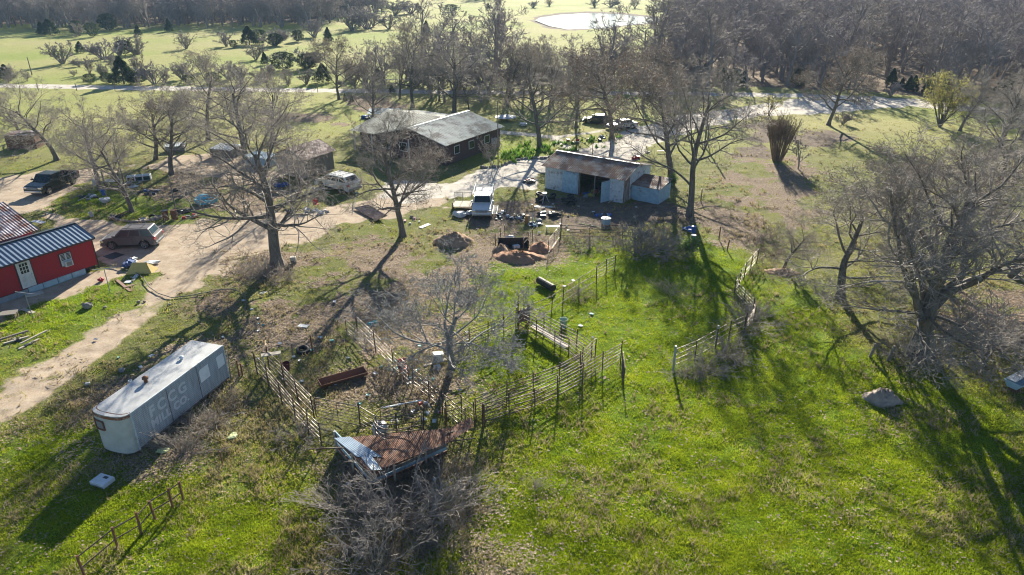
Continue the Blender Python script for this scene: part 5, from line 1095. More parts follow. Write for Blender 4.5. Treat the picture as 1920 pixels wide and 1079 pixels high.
#@@STRUCT_END
#@@OBJ
# ------------------------------------------------------------------ loose things in the yard and pens
def one(mb, name, m, label, cat, x, y, rz=0, z=0, group=None, smooth=False, bevel=0, tilt=None):
    g = G(x, y); o = mb.build(name, m, None, (g.x, g.y, z+.02), rz, smooth, bevel)
    if tilt: o.rotation_euler = (tilt[0], tilt[1], rz)
    tag(o, label, cat, group); return o
def lathe(prof, n=14): return MB().lathe(prof, n)
def bucket(x, y, m, label, s=1.0, name='bucket'):
    t = thing(name, label, 'bucket', G(x, y)); b = lathe([(.13*s, 0), (.17*s, .38*s), (.18*s, .38*s), (.165*s, .36*s), (.12*s, .03*s)]).build('body', m, t)
    MB().tube([(.17*s*math.cos(a), .02, .38*s+.12*s*math.sin(a)) for a in [math.pi*k/8 for k in range(9)]], .01, 4).build('handle', M_galv, t); return t
def tyre(x, y, label, r=.36, tilt=(0, 0), z=0, rim=None, group=None, rz=0):
    w = .22; prof = [(r*.58, -w*.4), (r*.7, -w/2), (r*.93, -w/2), (r, -w*.3), (r, w*.3), (r*.93, w/2), (r*.7, w/2), (r*.58, w*.4), (r*.62, 0), (r*.58, -w*.4)]
    mb = MB(); n = 18; 
    for rr, zz in prof:
        for k in range(n): a = 6.2832*k/n; mb.v.append((rr*math.cos(a), rr*math.sin(a), zz+w/2))
    for i in range(len(prof)-1):
        for k in range(n): j = (k+1) % n; mb.f.append((i*n+k, i*n+j, (i+1)*n+j, (i+1)*n+k)); mb.mi.append(0)
    if rim:
        t = thing('tyre', label, 'tyre', G(x, y)+Vector((0, 0, z)), rz, group); t.rotation_euler = (*tilt, rz); mb.build('tyre_body', M_black, t, smooth=True); lathe([(0, .08), (r*.56, .12), (r*.56, .16), (r*.2, .12), (0, .13)], 16).build('rim', rim, t); return t
    return one(mb, 'tyre', M_black, label, 'tyre', x, y, rz, z, group, True, tilt=tilt)
def barrel(x, y, label, m, s=1.0, open_=False, name='barrel', cat='barrel', lid=None):
    t = thing(name, label, cat, G(x, y)); r, h = .29*s, .88*s
    lathe([(r*.97, 0), (r, .02), (r, h*.32), (r*1.03, h*.34), (r, h*.36), (r, h*.64), (r*1.03, h*.66), (r, h*.68), (r, h), (r*.95, h), (r*.95, h*.8 if open_ else h-.02)], 18).build('drum', m, t, smooth=False)
    MB().lathe([(r*1.02, h-.02), (r*1.04, h), (r*1.04, h+.03), (r*.97, h+.03)], 18).build('rim', lid or m, t); return t
def bag(x, y, label, m, s=.35, seed=0, cat='bag', name='bag', group=None, sz=.6):
    mb = MB().blob((0, 0, s*sz*.8), s, seed, 1.2, .9, sz, .35); return one(mb, name, m, label, cat, x, y, seed, 0, group)
def pile(x, y, label, ms, n, sp, s=.2, seed=0, name='scrap_pile', cat='scrap pile'):
    r = random.Random(seed+x); t = thing(name, label, cat, G(x, y), r.uniform(0, 3))
    for k in range(n):
        a, q = r.uniform(0, 6.28), sp*math.sqrt(r.random()); cx, cy = q*math.cos(a)*1.4, q*math.sin(a); mm = ms[k % len(ms)]; sc = s*r.uniform(.6, 1.3); j = k % 4
        if j == 0: MB().blob((cx, cy, sc*.4), sc, k, 1.2, .8, .55, .4).build('heap', mm, t)
        elif j == 1: MB().beam((cx-sc*1.5, cy, .03), (cx+sc*1.5, cy+sc*.8, .12+sc*.6), .06, .04).build('bar', mm, t)
        elif j == 2: MB().box(cx-sc*.8, cx+sc*.7, cy-sc*.5, cy+sc*.5, .01, sc*.7).build('box', mm, t, bevel=.015)
        else: MB().lathe([(sc*.3, 0), (sc*.55, .03), (sc*.5, sc*.8), (sc*.42, sc*.8)], 10, (cx, cy, .01)).build('can', mm, t)
    return t
def board(pa, pb, w, label, m, z=.03, th=.04, name='board', cat='board', zb=None):
    A = G(*pa); B = G(*pb); A.z = z; B.z = z if zb is None else zb; o = MB().beam((0, 0, 0), B-A, w, th).build(name, m, None, A); tag(o, label, cat); return o
# wading pool
t = thing('wading_pool', 'round bright blue sagging wading pool by the gnarled oak', 'pool', G(388, 379), .2)
n = 28; mb = MB(); prof = [(1.0, 0), (1.08, .15), (1.06, .3), (1.12, .42), (1.06, .5), (.98, .42), (.97, .06)]
for i, (r_, z_) in enumerate(prof):
    for k in range(n): a = 6.2832*k/n; w_ = 1+.035*math.sin(5*a+i)+.03*math.sin(11*a); mb.v.append((r_*w_*math.cos(a), r_*w_*math.sin(a), z_*(1+.22*math.sin(3*a+1))))
for i in range(len(prof)-1):
    for k in range(n): j = (k+1) % n; mb.f.append((i*n+k, i*n+j, (i+1)*n+j, (i+1)*n+k)); mb.mi.append(0)
mb.build('side_wall', M_cyan, t, smooth=True); MB().lathe([(.0, .02), (.96, .03), (.96, .05), (0, .04)], 24).build('floor', M('pool_floor', (.20,.30,.28), (.10,.12,.09), 4), t)
barrel(312, 412, 'rusty burn barrel, left one of two, dark top', M_rust, 1.0, True, lid=M_dark); barrel(328, 411, 'rusty barrel, right one of two beside the junk boxes', M_rust, 1.0, True)
tyre(268, 414, 'flat-lying tyre with a white wheel at the island edge', .40, rim=M_plast); tyre(286, 409, 'small tyre leaning on the white-rimmed tyre', .3, (.5, .2)); tyre(296, 410, 'yellowed old tyre left of the barrels', .33)
tyre(328, 359, 'dark tyre at the foot of the tall dark post', .36); tyre(568, 660, 'lone black tyre lying in the upper left pen', .42, (.15, .1))
bucket(172, 407, M_plast, 'white bucket tipped on the drive edge left of the oak', 1.2); bucket(195, 366, M_blue, 'dark blue bucket by the foot of the leaning oak', 1.4); bucket(1056, 614, M('pale_green_plastic', (.35,.48,.42)), 'pale green tub standing in the long middle pen', 1.6, 'tub')
bucket(538, 694, M('maroon_plastic', (.12,.03,.035)), 'maroon bucket inside the left loading lane', 1.3)
bag(198, 380, 'bunch of white plastic bags in front of the leaning oak', M_plast, .45, 3); bag(575, 398, 'white plastic sack by the red seat cushion near the shed', M_plast, .4, 5); bag(862, 406, 'heap of white feed bags left of the white truck', M_plast, .6, 6, sz=.4); bag(880, 403, 'crumpled pale bag against the white truck wheel', M_plast, .35, 7)
pile(160, 373, 'heap of black and white scrap at the drive corner near the pickup', [M_dark, M_plast, M_greyp], 9, .8, .28); pile(272, 362, 'low heap of dark metal scrap in the middle of the junk island', [M_dark, M_rust, M_greyp, M_bluefab], 12, 1.0, .25)
pile(342, 397, 'tangle of black engine scrap behind the barrels', [M_dark, M_greyp], 10, .7, .28); pile(355, 408, 'small heap of red and white boxes right of the barrels', [M_orange, M_plast, M_greyp, M_redp], 8, .6, .25)
pile(224, 408, 'brownish scrap heap at the foot of the island oak', [M_rust, M_greywood, M_dark], 9, .9, .25); pile(245, 347, 'grey scrap behind the island oak', [M_greyp, M_galv, M_rust], 8, .8, .22); pile(600, 398, 'mixed blue and white rubbish beside the red seat cushion', [M_plast, M_bluefab, M_greyp], 9, .6, .24)
pile(775, 414, 'rubble of bricks and white boards behind the leaf-clustered oak', [M_pinkwall, M_plast, M_stone], 10, .8, .18); pile(948, 407, 'spread of white and grey motor parts right of the ladder', [M_plast, M_galv, M_dark], 12, 1.1, .22); pile(978, 410, 'heap of silver car parts and a black wheel', [M_galv, M_dark, M_plast], 10, .8, .22)
pile(1005, 420, 'blue-grey engine heap beside the orange tool', [M_greyp, M_bluemetal, M_dark], 9, .55, .28); pile(1026, 404, 'dark machine with black wheels in the barn yard', [M_dark, M_black, M_greyp], 10, .7, .36); pile(1130, 406, 'blue and black frame lying behind the galvanised tub', [M_bluemetal, M_dark, M_blue], 9, .8, .22)
pile(1108, 364, 'yellow, red and blue clutter in the barn doorway', [M('yellow_plastic', (.5,.42,.08)), M_redp, M_blue, M_greyp, M_orange], 14, .9, .28); pile(1122, 358, 'dark machinery just inside the barn doorway', [M_dark, M_greyp, M_rust], 12, .8, .35)
pile(995, 342, 'small red and black quad at the left corner of the barn', [M_redp, M_black, M_dark], 9, .55, .32); pile(1190, 296, 'red and black quad behind the barn roof', [M_redp, M_black], 8, .5, .3); pile(1213, 288, 'small black grill behind the barn', [M_black, M_dark], 6, .35, .25)
pile(1118, 262, 'dark garden ornaments along the path', [M_dark, M_stone, M_greyp], 9, 1.2, .3); pile(1080, 268, 'red and green garden clutter by the path end', [M_redp, M_shrub, M_stone], 8, 1.3, .3); pile(1362, 241, 'orange and white clutter below the mailbox', [M_orange, M_plast, M_dark], 6, .7, .25)
pile(530, 350, 'dark blue folded tarp against the shed oak', [M_bluefab, M_dark], 6, .5, .35); pile(598, 356, 'white stool and cans beside the white suv nose', [M_plast, M_greyp], 7, .5, .22); pile(780, 715, 'white and teal litter heap in the pen right of the red seat', [M_plast, M_teal, M_greyp], 9, .8, .15)
pile(690, 221, 'blue and white drums left of the house', [M_blue, M_plast, M_dark], 8, 1.2, .45); pile(95, 440, 'dark green tarp heap behind the red shed roof', [M_ivy, M_dark, M_stone], 8, .9, .45); pile(247, 525, 'white and grey plumbing scraps on the soil by the tent', [M_plast, M_stone], 8, .5, .14)
pile(50, 637, 'dark lumber scraps under the grey boards', [M_dark, M_greywood], 8, .9, .16); pile(967, 452, 'purple and white rubbish at the back of the pit pen', [M('purple_plastic', (.14,.04,.14)), M_plast, M_dark], 7, .8, .25); pile(1290, 432, 'blue plastic sheets beside the green leafy bush', [M_blue, M_bluemetal], 5, .4, .3)
pile(790, 795, 'scattered white plastic litter left of the alley corner', [M_plast, M_plast, M_redp], 12, 1.4, .13); pile(745, 684, 'teal and white litter at the top of the left pen fence', [M_teal, M_plast], 7, .9, .12); pile(700, 612, 'light blue plastic crate hung by the leaning gate panel', [M_teal, M_plast], 5, .4, .18)
# tyre heap by the barn, each tyre its own thing
rt = random.Random(9)
for k in range(16):
    x = 1003+rt.uniform(0, 74); y = 372+(x-1003)*.16+rt.uniform(-7, 5); tyre(x, y, 'black worn tyre in the heap along the front of the metal barn', rt.uniform(.32, .42), (rt.uniform(-.5, .5), rt.uniform(-.4, .4)), rt.choice([0, 0, .2, .35]), group='tyres heaped by the barn')
tyre(975, 408, 'black tyre lying among the silver car parts', .36); tyre(937, 405, 'whitish tyre right of the ladder', .34, rim=M_plast)
# slatted panel lying beside the drive
t = thing('ribbed_sheet', 'long ribbed metal panel lying tilted at the edge of the drive', 'panel', (0, 0, 0)); m = MB(); corr(m, G(662,390,.15), G(704,414,.15), G(726,405,.35), G(690,384,.35), .22, .04, .02); m.build('sheet', M_pinkrib, t); MB().beam(G(660,404), G(668,366,.5), .06).build('leaning_bar', M_greywood, t)
board((470,381),(462,412),.05,'thin leaning pole at the wooden shed oak',M_palewood,zb=1.2); board((561,353),(576,338),.08,'long pale pole lying in front of the wooden shed',M_palewood,z=.1,zb=.9); board((788,428),(805,421),.4,'white board lying on the grass left of the soil mound',M_plast); board((1085,419),(1128,428),.06,'thin green pole on the barn yard ground',M_shrub)
board((1002,388),(1040,389),.45,'long white corrugated sheet lying in the barn yard',M_plast); board((1138,385),(1152,372),.10,'grey plank fallen by the right barn door',M_palewood,zb=.2); board((1232,288),(1252,287),.3,'low pinkish board on blocks behind the barn',M_pinkwall,z=.3); board((718,801),(793,786),.09,'long white plastic pipe resting on the pen fence',M_plast,z=1.2,zb=1.2)
board((0,641),(55,624),.12,'long grey post in the lumber pile at left',M_greywood,z=.15,th=.1); board((8,648),(56,634),.12,'second grey post in the lumber pile at left',M_palewood,z=.12,th=.1); board((36,657),(74,638),.14,'pale short plank right of the lumber pile',M_palewood,z=.08,th=.08); board((40,650),(90,625),.10,'thin pale plank crossing the lumber pile',M_palewood,z=.2,th=.08)
board((42,580),(64,588),.28,'grey board on the grass by the clothesline pole',M_palewood); board((218,525),(245,547),.22,'reddish plank near the shed corner',M('reddish_board', (.26,.15,.11))); board((232,541),(252,536),.22,'short reddish plank crossing the longer one',M('reddish_board', (.26,.15,.11)),z=.08)
board((235,529),(250,529),.5,'white board lying below the yellow tent',M_plast); board((66,424),(85,428),.5,'white sheet lying behind the rusty roof',M_plast,z=.5); board((560,611),(578,613),.4,'white square board lying in the brown leaves',M_plast); board((488,552),(500,548),.3,'small white board in the oak shadow',M_plast)
board((205,478),(222,483),1.1,'black rubber mat on the soil beside the red shed',M_dark); board((50,556),(70,553),.5,'pale flagstone step below the shed door',M_concrete,z=.08,th=.12); board((66,553),(80,549),.5,'second pale step slab near the shed door',M_concrete,z=.06,th=.1)
# ladder
t = thing('ladder', 'aluminium ladder lying beside the white work truck', 'ladder', (0, 0, 0)); a, b, c, d = G(923,402,.3), G(931,402,.3), G(934,386,.35), G(926,386,.35)
MB().beam(a, d, .06).build('side_rail', M_galv, t); MB().beam(b, c, .06).build('side_rail', M_galv, t)
for k in range(9): f = (k+.5)/9; MB().beam(a.lerp(d, f), b.lerp(c, f), .04).build('rung', M_galv, t)
# frame trailer left of the truck
t = thing('utility_trailer', 'pale wood-framed utility trailer left of the white truck', 'trailer', G(868, 391), .0)
MB().box(-.9, .9, -.9, .9, .42, .48).build('deck', M_palewood, t); m = MB()
for x in (-.9, .84): m.box(x, x+.06, -1.0, 1.0, .48, .62)
m.build('side_board', M_palewood, t); m = MB()
for x in (-.85, -.1, .8): m.box(x, x+.05, .85, .9, .48, 1.35)
m.box(-.9, .9, .84, .91, 1.35, 1.42); m.build('headboard', M_palewood, t)
for s_ in (-1, 1): MB().lathe([(.2, -.08), (.28, -.08), (.3, 0), (.28, .08), (.2, .08)], 14, (0, 0, 0), 'y').build('wheel', M_black, t, (s_*.95, 0, .3), math.pi/2)
# truck camper windows
t = thing('camper_shell', 'white window-sided truck camper shell lying behind the island oak', 'camper shell', G(262, 338), .35); MB().box(-1.2, 1.2, -.5, .5, 0, .55).build('shell', M_white, t, bevel=.05)
for x in (-1.1, -.32, .46): MB().box(x, x+.66, -.52, -.501, .08, .5).build('window', M_glassb, t); MB().box(x, x+.62, -.42, .42, .555, .565).build('skylight', M_glassb, t)
def table(x, y, label, w, d, h, rz, m=M_palewood, name='table', cat='table'):
    t = thing(name, label, cat, G(x, y), rz); MB().box(-w/2, w/2, -d/2, d/2, h-.05, h).build('top', m, t)
    for a in (-1, 1):
        for b in (-1, 1): MB().box(a*(w/2-.08)-.03, a*(w/2-.08)+.03, b*(d/2-.08)-.03, b*(d/2-.08)+.03, 0, h-.05).build('leg', m, t)
    return t
table(212, 348, 'pale low table behind the island oak', 1.6, .9, .55, .1, M_concrete); table(8, 600, 'grey wooden bench in the shade of the red shed', 1.7, .7, .5, .3, M_greywood, 'bench', 'bench'); table(1036, 432, 'small teal and white bench at the barn yard gate', 1.2, .4, .4, 0, M_teal, 'bench', 'bench'); table(514, 699, 'narrow grey wooden stand in the left loading lane', 1.1, .35, 1.3, .35, M_palewood, 'stand', 'stand')
one(lathe([(0, .02), (.5, .02), (.55, .06), (0, .07)], 18), 'round_lid', M_galv, 'round grey lid lying behind the island oak', 'lid', 250, 351)
# lawn chair, red seat, hand truck, tripod
for (x, y, m_, lab, s_) in ((182, 354, M_plast, 'white metal lawn chair frame at the foot of the leaning oak', 1.1), (593, 390, M_redp, 'red folding chair lying by the wooden shed oak', .9), (757, 702, M_redp, 'bright red plastic seat wedged in the pen fence', 1.0), (1163, 0, None, None, 0)):
    if not m_: continue
    t = thing('chair', lab, 'chair', G(x, y), .5); t.scale = (s_,)*3
    MB().box(-.26, .26, -.26, .26, .40, .45).build('seat', m_, t); MB().box(-.26, .26, .22, .27, .46, .95).build('backrest', m_, t)
    for a in (-.23, .23):
        for b in (-.23, .23): MB().tube([(a, b, .4), (a*1.2, b*1.2, 0)], .018, 5).build('leg', m_, t)
t = thing('tripod_stand', 'white three-legged stand among the barn tyres', 'stand', G(1021, 380)); 
for k in range(3): MB().tube([(0, 0, 1.0), (.45*math.cos(k*2.1), .45*math.sin(k*2.1), 0)], .03, 5).build('leg', M_plast, t)
MB().box(-.2, .2, -.2, .2, .98, 1.03).build('top', M_plast, t)
t = thing('hand_truck', 'pale hand truck standing by the orange drum in the yard', 'hand truck', G(995, 424)); MB().tube([(-.15, 0, .15), (-.15, .1, 1.2), (.15, .1, 1.2), (.15, 0, .15)], .03, 5).build('frame', M_bluemetal, t); MB().box(-.2, .2, -.25, 0, .1, .13).build('plate', M_galv, t)
for s_ in (-.2, .2): MB().lathe([(.1, -.04), (.14, 0), (.1, .04)], 10, (0, 0, 0), 'y').build('wheel', M_plast, t, (s_, 0, .14), math.pi/2)
barrel(989, 418, 'upright orange-brown gas bottle beside the hand truck', M('ochre_paint', (.42,.20,.05)), .8, name='gas_bottle', cat='gas bottle')
t = thing('galvanised_tub', 'round galvanised tub standing in the barn yard', 'tub', G(1136, 420)); lathe([(.40, 0), (.46, .55), (.48, .55), (.44, .5), (.38, .04)], 20).build('body', M_bluemetal, t); lathe([(.465, .53), (.49, .55), (.465, .57)], 20).build('rim', M_galv, t)
barrel(1299, 455, 'bright blue plastic barrel at the edge of the green pen', M_blue, .75, True); barrel(1300, 437, 'blue tub half hidden by the green bush', M_blue, .7, True)
# black culvert tubes
A = G(1010, 532); B = G(1036, 547); d_ = (B-A); t = thing('culvert_pipe', 'black ribbed drum pair lying end to end in the grass', 'pipe', A, math.atan2(d_.y, d_.x)); Lc = d_.length
for x0, x1 in ((0, Lc*.5), (Lc*.53, Lc*1.05)): MB().tube([(x0, 0, .3), (x0+.04, 0, .3), (x1-.04, 0, .3), (x1, 0, .3)], .27, 14).build('drum', M_black, t, smooth=False)
# troughs
def trough(label, pa, pb, w, dep, h, m, wide=0, inner=None):
    A, B = G(*pa), G(*pb); L = (B-A).length; t = thing('feed_trough', label, 'trough', A, math.atan2(B.y-A.y, B.x-A.x)); z0, z1 = h, h+dep
    o = MB(); o.face([(0, -w*.25, z0), (L, -w*.25, z0), (L, w*.25, z0), (0, w*.25, z0)]); o.hexa([(0, -w*.25, z0-.02), (L, -w*.25, z0-.02), (L, -w*.22, z0), (0, -w*.22, z0)], [(0, -w/2-.02, z1), (L, -w/2-.02, z1), (L, -w/2, z1), (0, -w/2, z1)]); o.hexa([(0, w*.22, z0), (L, w*.22, z0), (L, w*.25, z0-.02), (0, w*.25, z0-.02)], [(0, w/2, z1), (L, w/2, z1), (L, w/2+.02, z1), (0, w/2+.02, z1)])
    for x in (0, L-.03): o.hexa([(x, -w*.25, z0), (x+.03, -w*.25, z0), (x+.03, w*.25, z0), (x, w*.25, z0)], [(x, -w/2, z1), (x+.03, -w/2, z1), (x+.03, w/2, z1), (x, w/2, z1)])
    o.build('basin', m, t)
    for x in (.3, L-.4): MB().box(x, x+.08, -w*.3, w*.3, 0, z0-.021).build('leg', M_rust, t)
    return t
trough('long rusty V-shaped feed trough lying in the upper left pen', (600,729), (687,704), .75, .3, .12, M_rust); tt = trough('blue-grey feed bunk with pale lid at the right picture edge', (1893,738), (1960,702), .95, .35, .35, M_bluemetal); MB().box(.1, 2.2, -.05, .45, .72, .76).build('lid', M_plast, tt)
# white box by the trailer, blocks, cooler, tank
o = thing('white_box', 'white stove-like metal box lying alone in the trailer shadow', 'box', G(194, 905), -.35); MB().box(-.42, .42, -.35, .3, 0, .22).build('case', M_white, o, bevel=.02); MB().box(-.05, .2, .05, .2, .221, .225).build('opening', M_dark, o); MB().box(-.4, .4, -.37, -.352, .04, .1).build('handle', M_galv, o)
t = thing('water_tank', 'white faceted plastic tank behind the rusty pen roof', 'tank', G(713, 812)); lathe([(.32, 0), (.40, .08), (.40, .45), (.3, .6), (.12, .64), (0, .64)], 8).build('body', M_plast, t); lathe([(.09, .64), (.09, .70), (0, .70)], 8).build('cap', M_greyp, t)
t = thing('cooler', 'white ribbed crate standing on boards beside the leaning tree', 'crate', G(822, 680), .2); MB().box(-.3, .3, -.2, .2, .1, .6).build('body', M_plast, t, bevel=.03); MB().box(-.32, .32, -.22, .22, .605, .66).build('lid', M_plast, t, bevel=.02); MB().beam((-.9, -.3, .05), (.8, .25, .09), .2, .06).build('plank', M_palewood, t)
t = thing('block_on_stump', 'grey concrete block set on a stump by the drive oak', 'block', G(551, 495), .2); MB().lathe([(.24, 0), (.2, .3), (0, .3)], 10).build('stump', M_bark, t); MB().box(-.22, .22, -.18, .18, .305, .62).build('block', M_concrete, t, bevel=.02)
for (x, y, s_, lab) in ((820, 692, .4, 'pale blue plastic box lying right of the white crate'), (783, 697, .25, 'white jug under the pen rail'), (968, 466, .55, 'white appliance box sunk in the soil pit'), (165, 722, .25, 'small white cube on the dirt track'), (551, 671, .2, 'small white can near the lying tyre')):
    one(MB().box(-s_/2, s_/2, -s_*.35, s_*.35, 0, s_*.5), 'box', M_plast, lab, 'box', x, y, .4, bevel=.02)
# tent
t = thing('tarp_tent', 'small slumped yellow fabric tent beside the red shed', 'tent', G(265, 510), .2); MB().face([(-1.0, -.5, 0), (.9, -.55, 0), (.5, .0, .75), (-.5, .05, .8)]).face([(.9, -.55, 0), (1.15, .5, 0), (.5, .0, .75)]).face([(1.15, .5, 0), (-1.0, .7, 0), (-.5, .05, .8), (.5, 0, .75)]).face([(-1, .7, 0), (-1.0, -.5, 0), (-.5, .05, .8)]).build('canopy', M_yellow, t)
for k in (0, 1): MB().beam((.72+k*.17, -.5+k*.35, .03), (.5, 0, .77), .05, .02).build('stripe', M('orange_stripe', (.60,.30,.05)), t)
bag(243, 500, 'blue cloth bundle leaning on the yellow tent', M_bluefab, .45, 11); bag(250, 492, 'white pillow on the blue bundle by the tent', M_plast, .35, 12); bag(284, 496, 'crumpled white sheet right of the yellow tent', M_plast, .5, 13, sz=.25)
bag(191, 527, 'red cloth ball near the clothesline pole', M_redp, .22, 14); bag(229, 697, 'small black and white ball in the grass by the track', M_greyp, .18, 15); bag(307, 848, 'yellow-green paper scrap beside the trailer', M('lime_paper', (.55,.62,.30)), .25, 16, sz=.3); bag(437, 819, 'yellow-green cloth scrap in the grass right of the trailer', M('lime_paper', (.55,.62,.30)), .25, 17, sz=.2)
# hose
P = [(200,502),(228,506),(255,514),(270,525),(280,541),(297,553),(322,561),(352,558),(385,552),(412,546),(437,545),(455,552),(462,566),(460,585)]
q = [G(*p)+Vector((0, 0, .12)) for p in P]; o = MB().tube(q, .035, 6).build('hose', M('grey_hose', (.13,.13,.12))); tag(o, 'long dark hose snaking from the red shed across the track', 'hose')
# dirt mounds and boulders
def mound(x, y, rx, ry, h, label, m, seed, name='soil_mound', cat='mound'):
    n, k = 26, 12; mb = MB(); r = random.Random(seed); ph = [r.uniform(0, 6) for _ in range(5)]
    for i in range(k+1):
        f = i/k
        for j in range(n):
            a = 6.2832*j/n; w_ = 1+.14*math.sin(2*a+ph[0])+.10*math.sin(3*a+ph[1])+.06*math.sin(7*a+ph[2]); z = h*(1-f**1.6)*(1+.22*math.sin(3*a+ph[3]+4*f)*f+.12*r.uniform(-1, 1))-.03*f
            if i == k: z = -.12
            jx, jy = r.uniform(-.05, .05), r.uniform(-.05, .05); mb.v.append((rx*f*w_*math.cos(a)+jx, ry*f*w_*math.sin(a)+jy, z+(r.uniform(-.07, .07) if 0 < i < k else 0)))
    for i in range(k):
        for j in range(n): jj = (j+1) % n; mb.f.append((i*n+j, (i+1)*n+j, (i+1)*n+jj, i*n+jj)); mb.mi.append(0)
    o = mb.build(name, m, None, G(x, y), r.uniform(-.3, .3), True); tag(o, label, cat)
mound(852, 456, 1.6, 1.2, .95, 'rounded tan soil mound in front of the leaf-clustered oak', M_soilm, 1); mound(972, 484, 2.4, 1.1, .55, 'low reddish soil bank along the front of the small pit pen', M_redsoil, 2); mound(1012, 468, 1.0, 1.3, .6, 'red soil heap at the right side of the pit pen', M_redsoil, 3); mound(940, 470, .9, 1.1, .5, 'pale soil heap at the left side of the pit pen', M_soilm, 6)
mound(1652, 752, .95, .7, .75, 'grey-brown boulder-like mound in the grass below the huge oak', M('pale_rock', (.34,.28,.24), (.22,.18,.155), 2, .95, bmp=.06), 4, 'boulder', 'boulder'); mound(490, 643, .5, .35, .1, 'small patch of yellow sand in the upper left pen', M('yellow_sand', (.55,.40,.20)), 5, 'sand_heap', 'sand heap'); mound(1468, 0+512, 1.2, .8, .3, 'low brushy hump by the scrubby tree', M_soilm, 8)
b0 = G(935, 452, 0); t = thing('pit_box', 'dark plank box sunk behind the soil banks of the pit pen', 'box', G(962, 462), .05); MB().box(-1.3, 1.3, .1, .16, 0, .75).box(-1.3, -1.24, -.6, .098, 0, .7).box(1.24, 1.3, -.6, .098, 0, .7).build('wall', M('charred_wood', (.05,.035,.03), (.02,.015,.012), 4, .9), t); MB().box(-1.2, 1.2, -.6, .08, .02, .06).build('floor', M_dark, t)
rs_ = random.Random(77)
ROCK = [(165,577,.32,'pale rock in the grass below the red shed'),(197,578,.12,None),(260,568,.14,None),(271,567,.10,None),(318,573,.12,None)]
for i, (x, y, s_, lab) in enumerate(ROCK): one(MB().blob((0, 0, s_*.4), s_, i, 1.2, .9, .7, .2), 'rock', M_stone, lab or 'small pale stone lying near the dirt track', 'rock', x, y, i, group=None if lab else 'small stones by the track')
for i in range(34):   # stone edging of the flower bed and of the junk island
    if i < 20: f = i/19; x, y = 905+f*140, 315-f*24+3*math.sin(f*9); lab = 'rough stone in the edging below the flower bed'; gr = 'edging stones of the flower bed'
    else: f = (i-20)/13; x, y = 205+f*95, 410+8*math.sin(f*3.1); lab = 'rough stone along the lower edge of the junk island'; gr = 'edging stones of the junk island'
    s_ = rs_.uniform(.16, .3); one(MB().blob((0, 0, s_*.35), s_, i, 1.2, .9, .6, .25, 8, 5), 'edging_stone', M_stone, lab, 'rock', x, y, i, group=gr)
# trampoline, tarp, mailbox
t = thing('trampoline', 'round white-topped trampoline on the lawn right of the house', 'trampoline', G(948, 226)); lathe([(1.6, .5), (1.65, .53), (1.6, .56), (0, .55)], 26).build('bed', M_plast, t)
for k in range(4): MB().tube([(1.5*math.cos(k*1.57+.4), 1.5*math.sin(k*1.57+.4), 0), (1.5*math.cos(k*1.57+.4), 1.5*math.sin(k*1.57+.4), .5)], .03, 5).build('leg', M_galv, t)
bag(981, 236, 'small white cloth on the lawn beside the trampoline', M_plast, .6, 21, sz=.4)
t = thing('tarp_shelter', 'pale blue tarp stretched over junk behind the house', 'tarp', G(722, 222), .1); MB().hexa([(-2.6, -1.2, .9), (2.4, -1.3, .85), (2.6, 1.2, 1.2), (-2.4, 1.3, 1.25)], [(-2.6, -1.2, .93), (2.4, -1.3, .88), (2.6, 1.2, 1.23), (-2.4, 1.3, 1.28)]).build('tarp', M('pale_blue_tarp', (.42,.56,.62)), t)
for a in (-2.4, 2.3):
    for b in (-1.1, 1.1): MB().box(a-.04, a+.04, b-.04, b+.04, 0, .9).build('post', M_greywood, t)
t = thing('mailbox', 'pale mailbox on a thin post beside the driveway bend', 'mailbox', G(1379, 234)); MB().box(-.05, .05, -.05, .05, 0, 1.0).build('post', M_greywood, t); MB().box(-.25, .25, -.12, .12, 1.0, 1.3).build('box', M_galv, t, bevel=.05)
for x, y, lab in ((1586, 196, 'low rail barrier on the grass triangle at the road junction'),):
    t = thing('rail_barrier', lab, 'fence', G(x, y), -.1); MB().beam((-1.5, 0, .7), (1.5, 0, .7), .12, .1).build('rail', M_greywood, t); [MB().box(a, a+.1, -.05, .05, 0, .7).build('post', M_greywood, t) for a in (-1.4, 1.3)]
o = MB().box(-.03, .03, -.03, .03, 0, 2.3).box(-.12, .12, -.02, .02, 1.7, 2.3).build('road_sign', M('yellow_sign_paint', (.5,.38,.05)), None, G(1587, 193)); tag(o, 'thin yellow marker post behind the lawn oak', 'sign')
# litter scraps
LIT = random.Random(31); cnt = 0
AREAS = [((480,600),(880,800),26,'pens'), ((600,900),(860,950),5,'brush'), ((870,480),(1140,640),12,'grass'), ((160,560),(420,720),10,'track'), ((560,340),(690,380),6,'suv'), ((980,380),(1200,440),12,'yard'), ((420,560),(640,620),5,'leaves')]
LL = {'pens': 'white scrap of litter on the ground of the left cattle pens', 'brush': 'white scrap of litter caught in the dead brush', 'grass': 'small pale scrap of litter in the green middle pen', 'track': 'white scrap of litter near the dirt track', 'suv': 'white scrap of litter near the white suv', 'yard': 'pale scrap of litter in the barn yard', 'leaves': 'white scrap of litter in the fallen leaves left of the pens'}
for (a, b, n_, k) in AREAS:
    for i in range(n_):
        x, y = LIT.uniform(a[0], b[0]), LIT.uniform(a[1], b[1]); s_ = LIT.uniform(.07, .17); mm = LIT.choice([M_plast, M_plast, M_plast, M_teal, M_white])
        one(MB().hexa([(-s_, -s_*.6, .01), (s_, -s_*.7, .02), (s_*.9, s_*.6, .01), (-s_*.8, s_*.7, .02)], [(-s_, -s_*.6, .05), (s_*.8, -s_*.6, .09), (s_*.9, s_*.6, .04), (-s_*.7, s_*.6, .08)]), 'litter_scrap', mm, LL[k], 'litter', x, y, LIT.uniform(0, 6), .04, 'litter '+k)
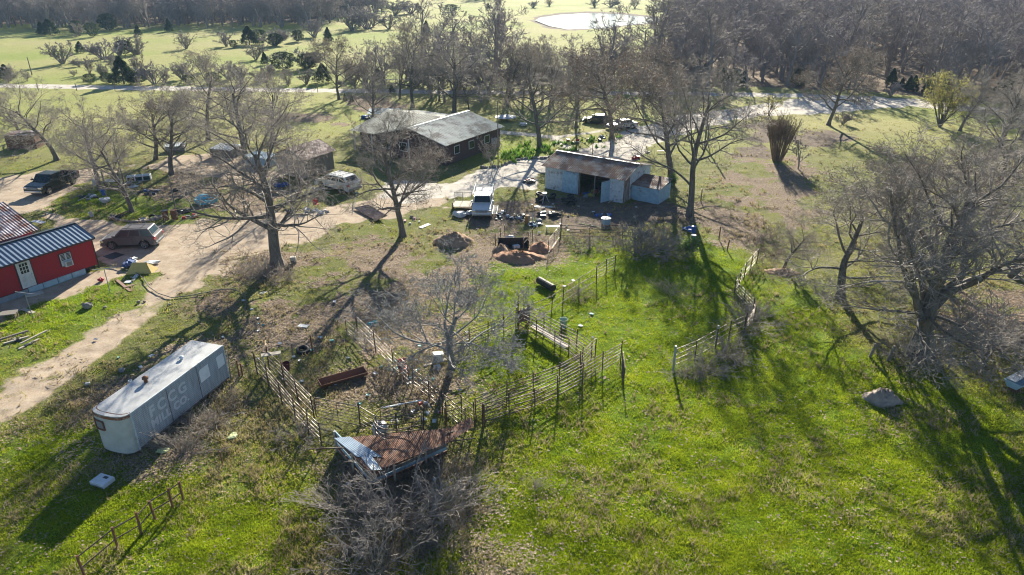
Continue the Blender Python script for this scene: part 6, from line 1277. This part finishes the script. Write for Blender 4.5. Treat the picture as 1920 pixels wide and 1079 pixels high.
# ------------------------------------------------------------------ dead brush and garden greens (stuff)
BR = [GP(p) for p in ([(650,890),(700,900),(850,850),(890,880),(890,960),(840,1030),(760,1050),(700,1079),(650,1060),(640,960)], [(1020,432),(1250,425),(1290,450),(1240,470),(1150,480),(1060,470)], [(1265,700),(1340,665),(1400,640),(1430,600),(1440,560),(1410,640),(1390,680),(1330,720)], [(1370,545),(1410,560),(1430,600),(1400,610)],
      [(1690,650),(1750,650),(1760,690),(1700,700)], [(270,840),(440,720),(470,750),(330,860)], [(600,870),(650,900),(690,940),(660,950),(610,910)], [(1050,545),(1100,530),(1120,545),(1070,585)], [(400,470),(530,480),(570,520),(520,540),(420,520)], [(690,690),(860,650),(890,665),(780,770),(720,740)], [(1400,400),(1480,430),(1450,530),(1410,520)])]
def keep_brush(x, y):
    o = np.zeros(x.shape)
    for p in BR: o = np.maximum(o, np.clip(sdpoly(x, y, p)/.7+.5, 0, 1))
    return o*.9
M_weedm = grass_mat('dead_weed', (.12,.10,.085), (.25,.215,.185), (.40,.36,.32), .2)
scatter_tufts('dead_brush', 'grey-brown dead weed stalks matted along the pens and trailer', 26000, 95, keep_brush, [M_weedm], .25, 1.05, .12, 9, 5, width=.011)
def keep_low(x, y): return np.clip(keep_brush(x, y)+.05*(fbm(x, y, .35, 3, 11) > .6), 0, 1)
scatter_tufts('fallen_twigs', 'pale fallen twigs and stalks lying on the ground', 60000, 80, keep_low, [M_straw], .25, .7, .3, 3, 6, True, .012)
BED = GP([(940,292),(990,268),(1060,268),(1100,278),(1060,290),(1010,296),(960,306)]); BED2 = GP([(1085,262),(1190,255),(1175,272),(1100,278)])
scatter_tufts('garden_plants', 'bright green leafy plants of the flower bed by the path', 160000, 110, lambda x, y: np.clip(np.maximum(sdpoly(x, y, BED), sdpoly(x, y, BED2))+.5, 0, 1)*np.clip((fbm(x, y, .5, 3, 3)-.4)*6, 0, 1), [M_shrub], .2, .6, .15, 7, 8, width=.05)
# ------------------------------------------------------------------ haze
hz = MB().box(-900, 900, -60, 1500, -1.6, 30).build('haze', None); hz.data.materials.clear()
hm = bpy.data.materials.new('haze'); hm.use_nodes = True; nt = hm.node_tree; nt.nodes.remove(nt.nodes['Principled BSDF']); pv = nt.nodes.new('ShaderNodeVolumePrincipled'); pv.inputs['Color'].default_value = (.42,.68,1,1); pv.inputs['Density'].default_value = .00017; pv.inputs['Anisotropy'].default_value = 0
nt.links.new(pv.outputs[0], nt.nodes['Material Output'].inputs['Volume']); hz.data.materials.append(hm); tag(hz, 'thin pale haze over the far woods', None, None, 'stuff')
#@@OBJ_END
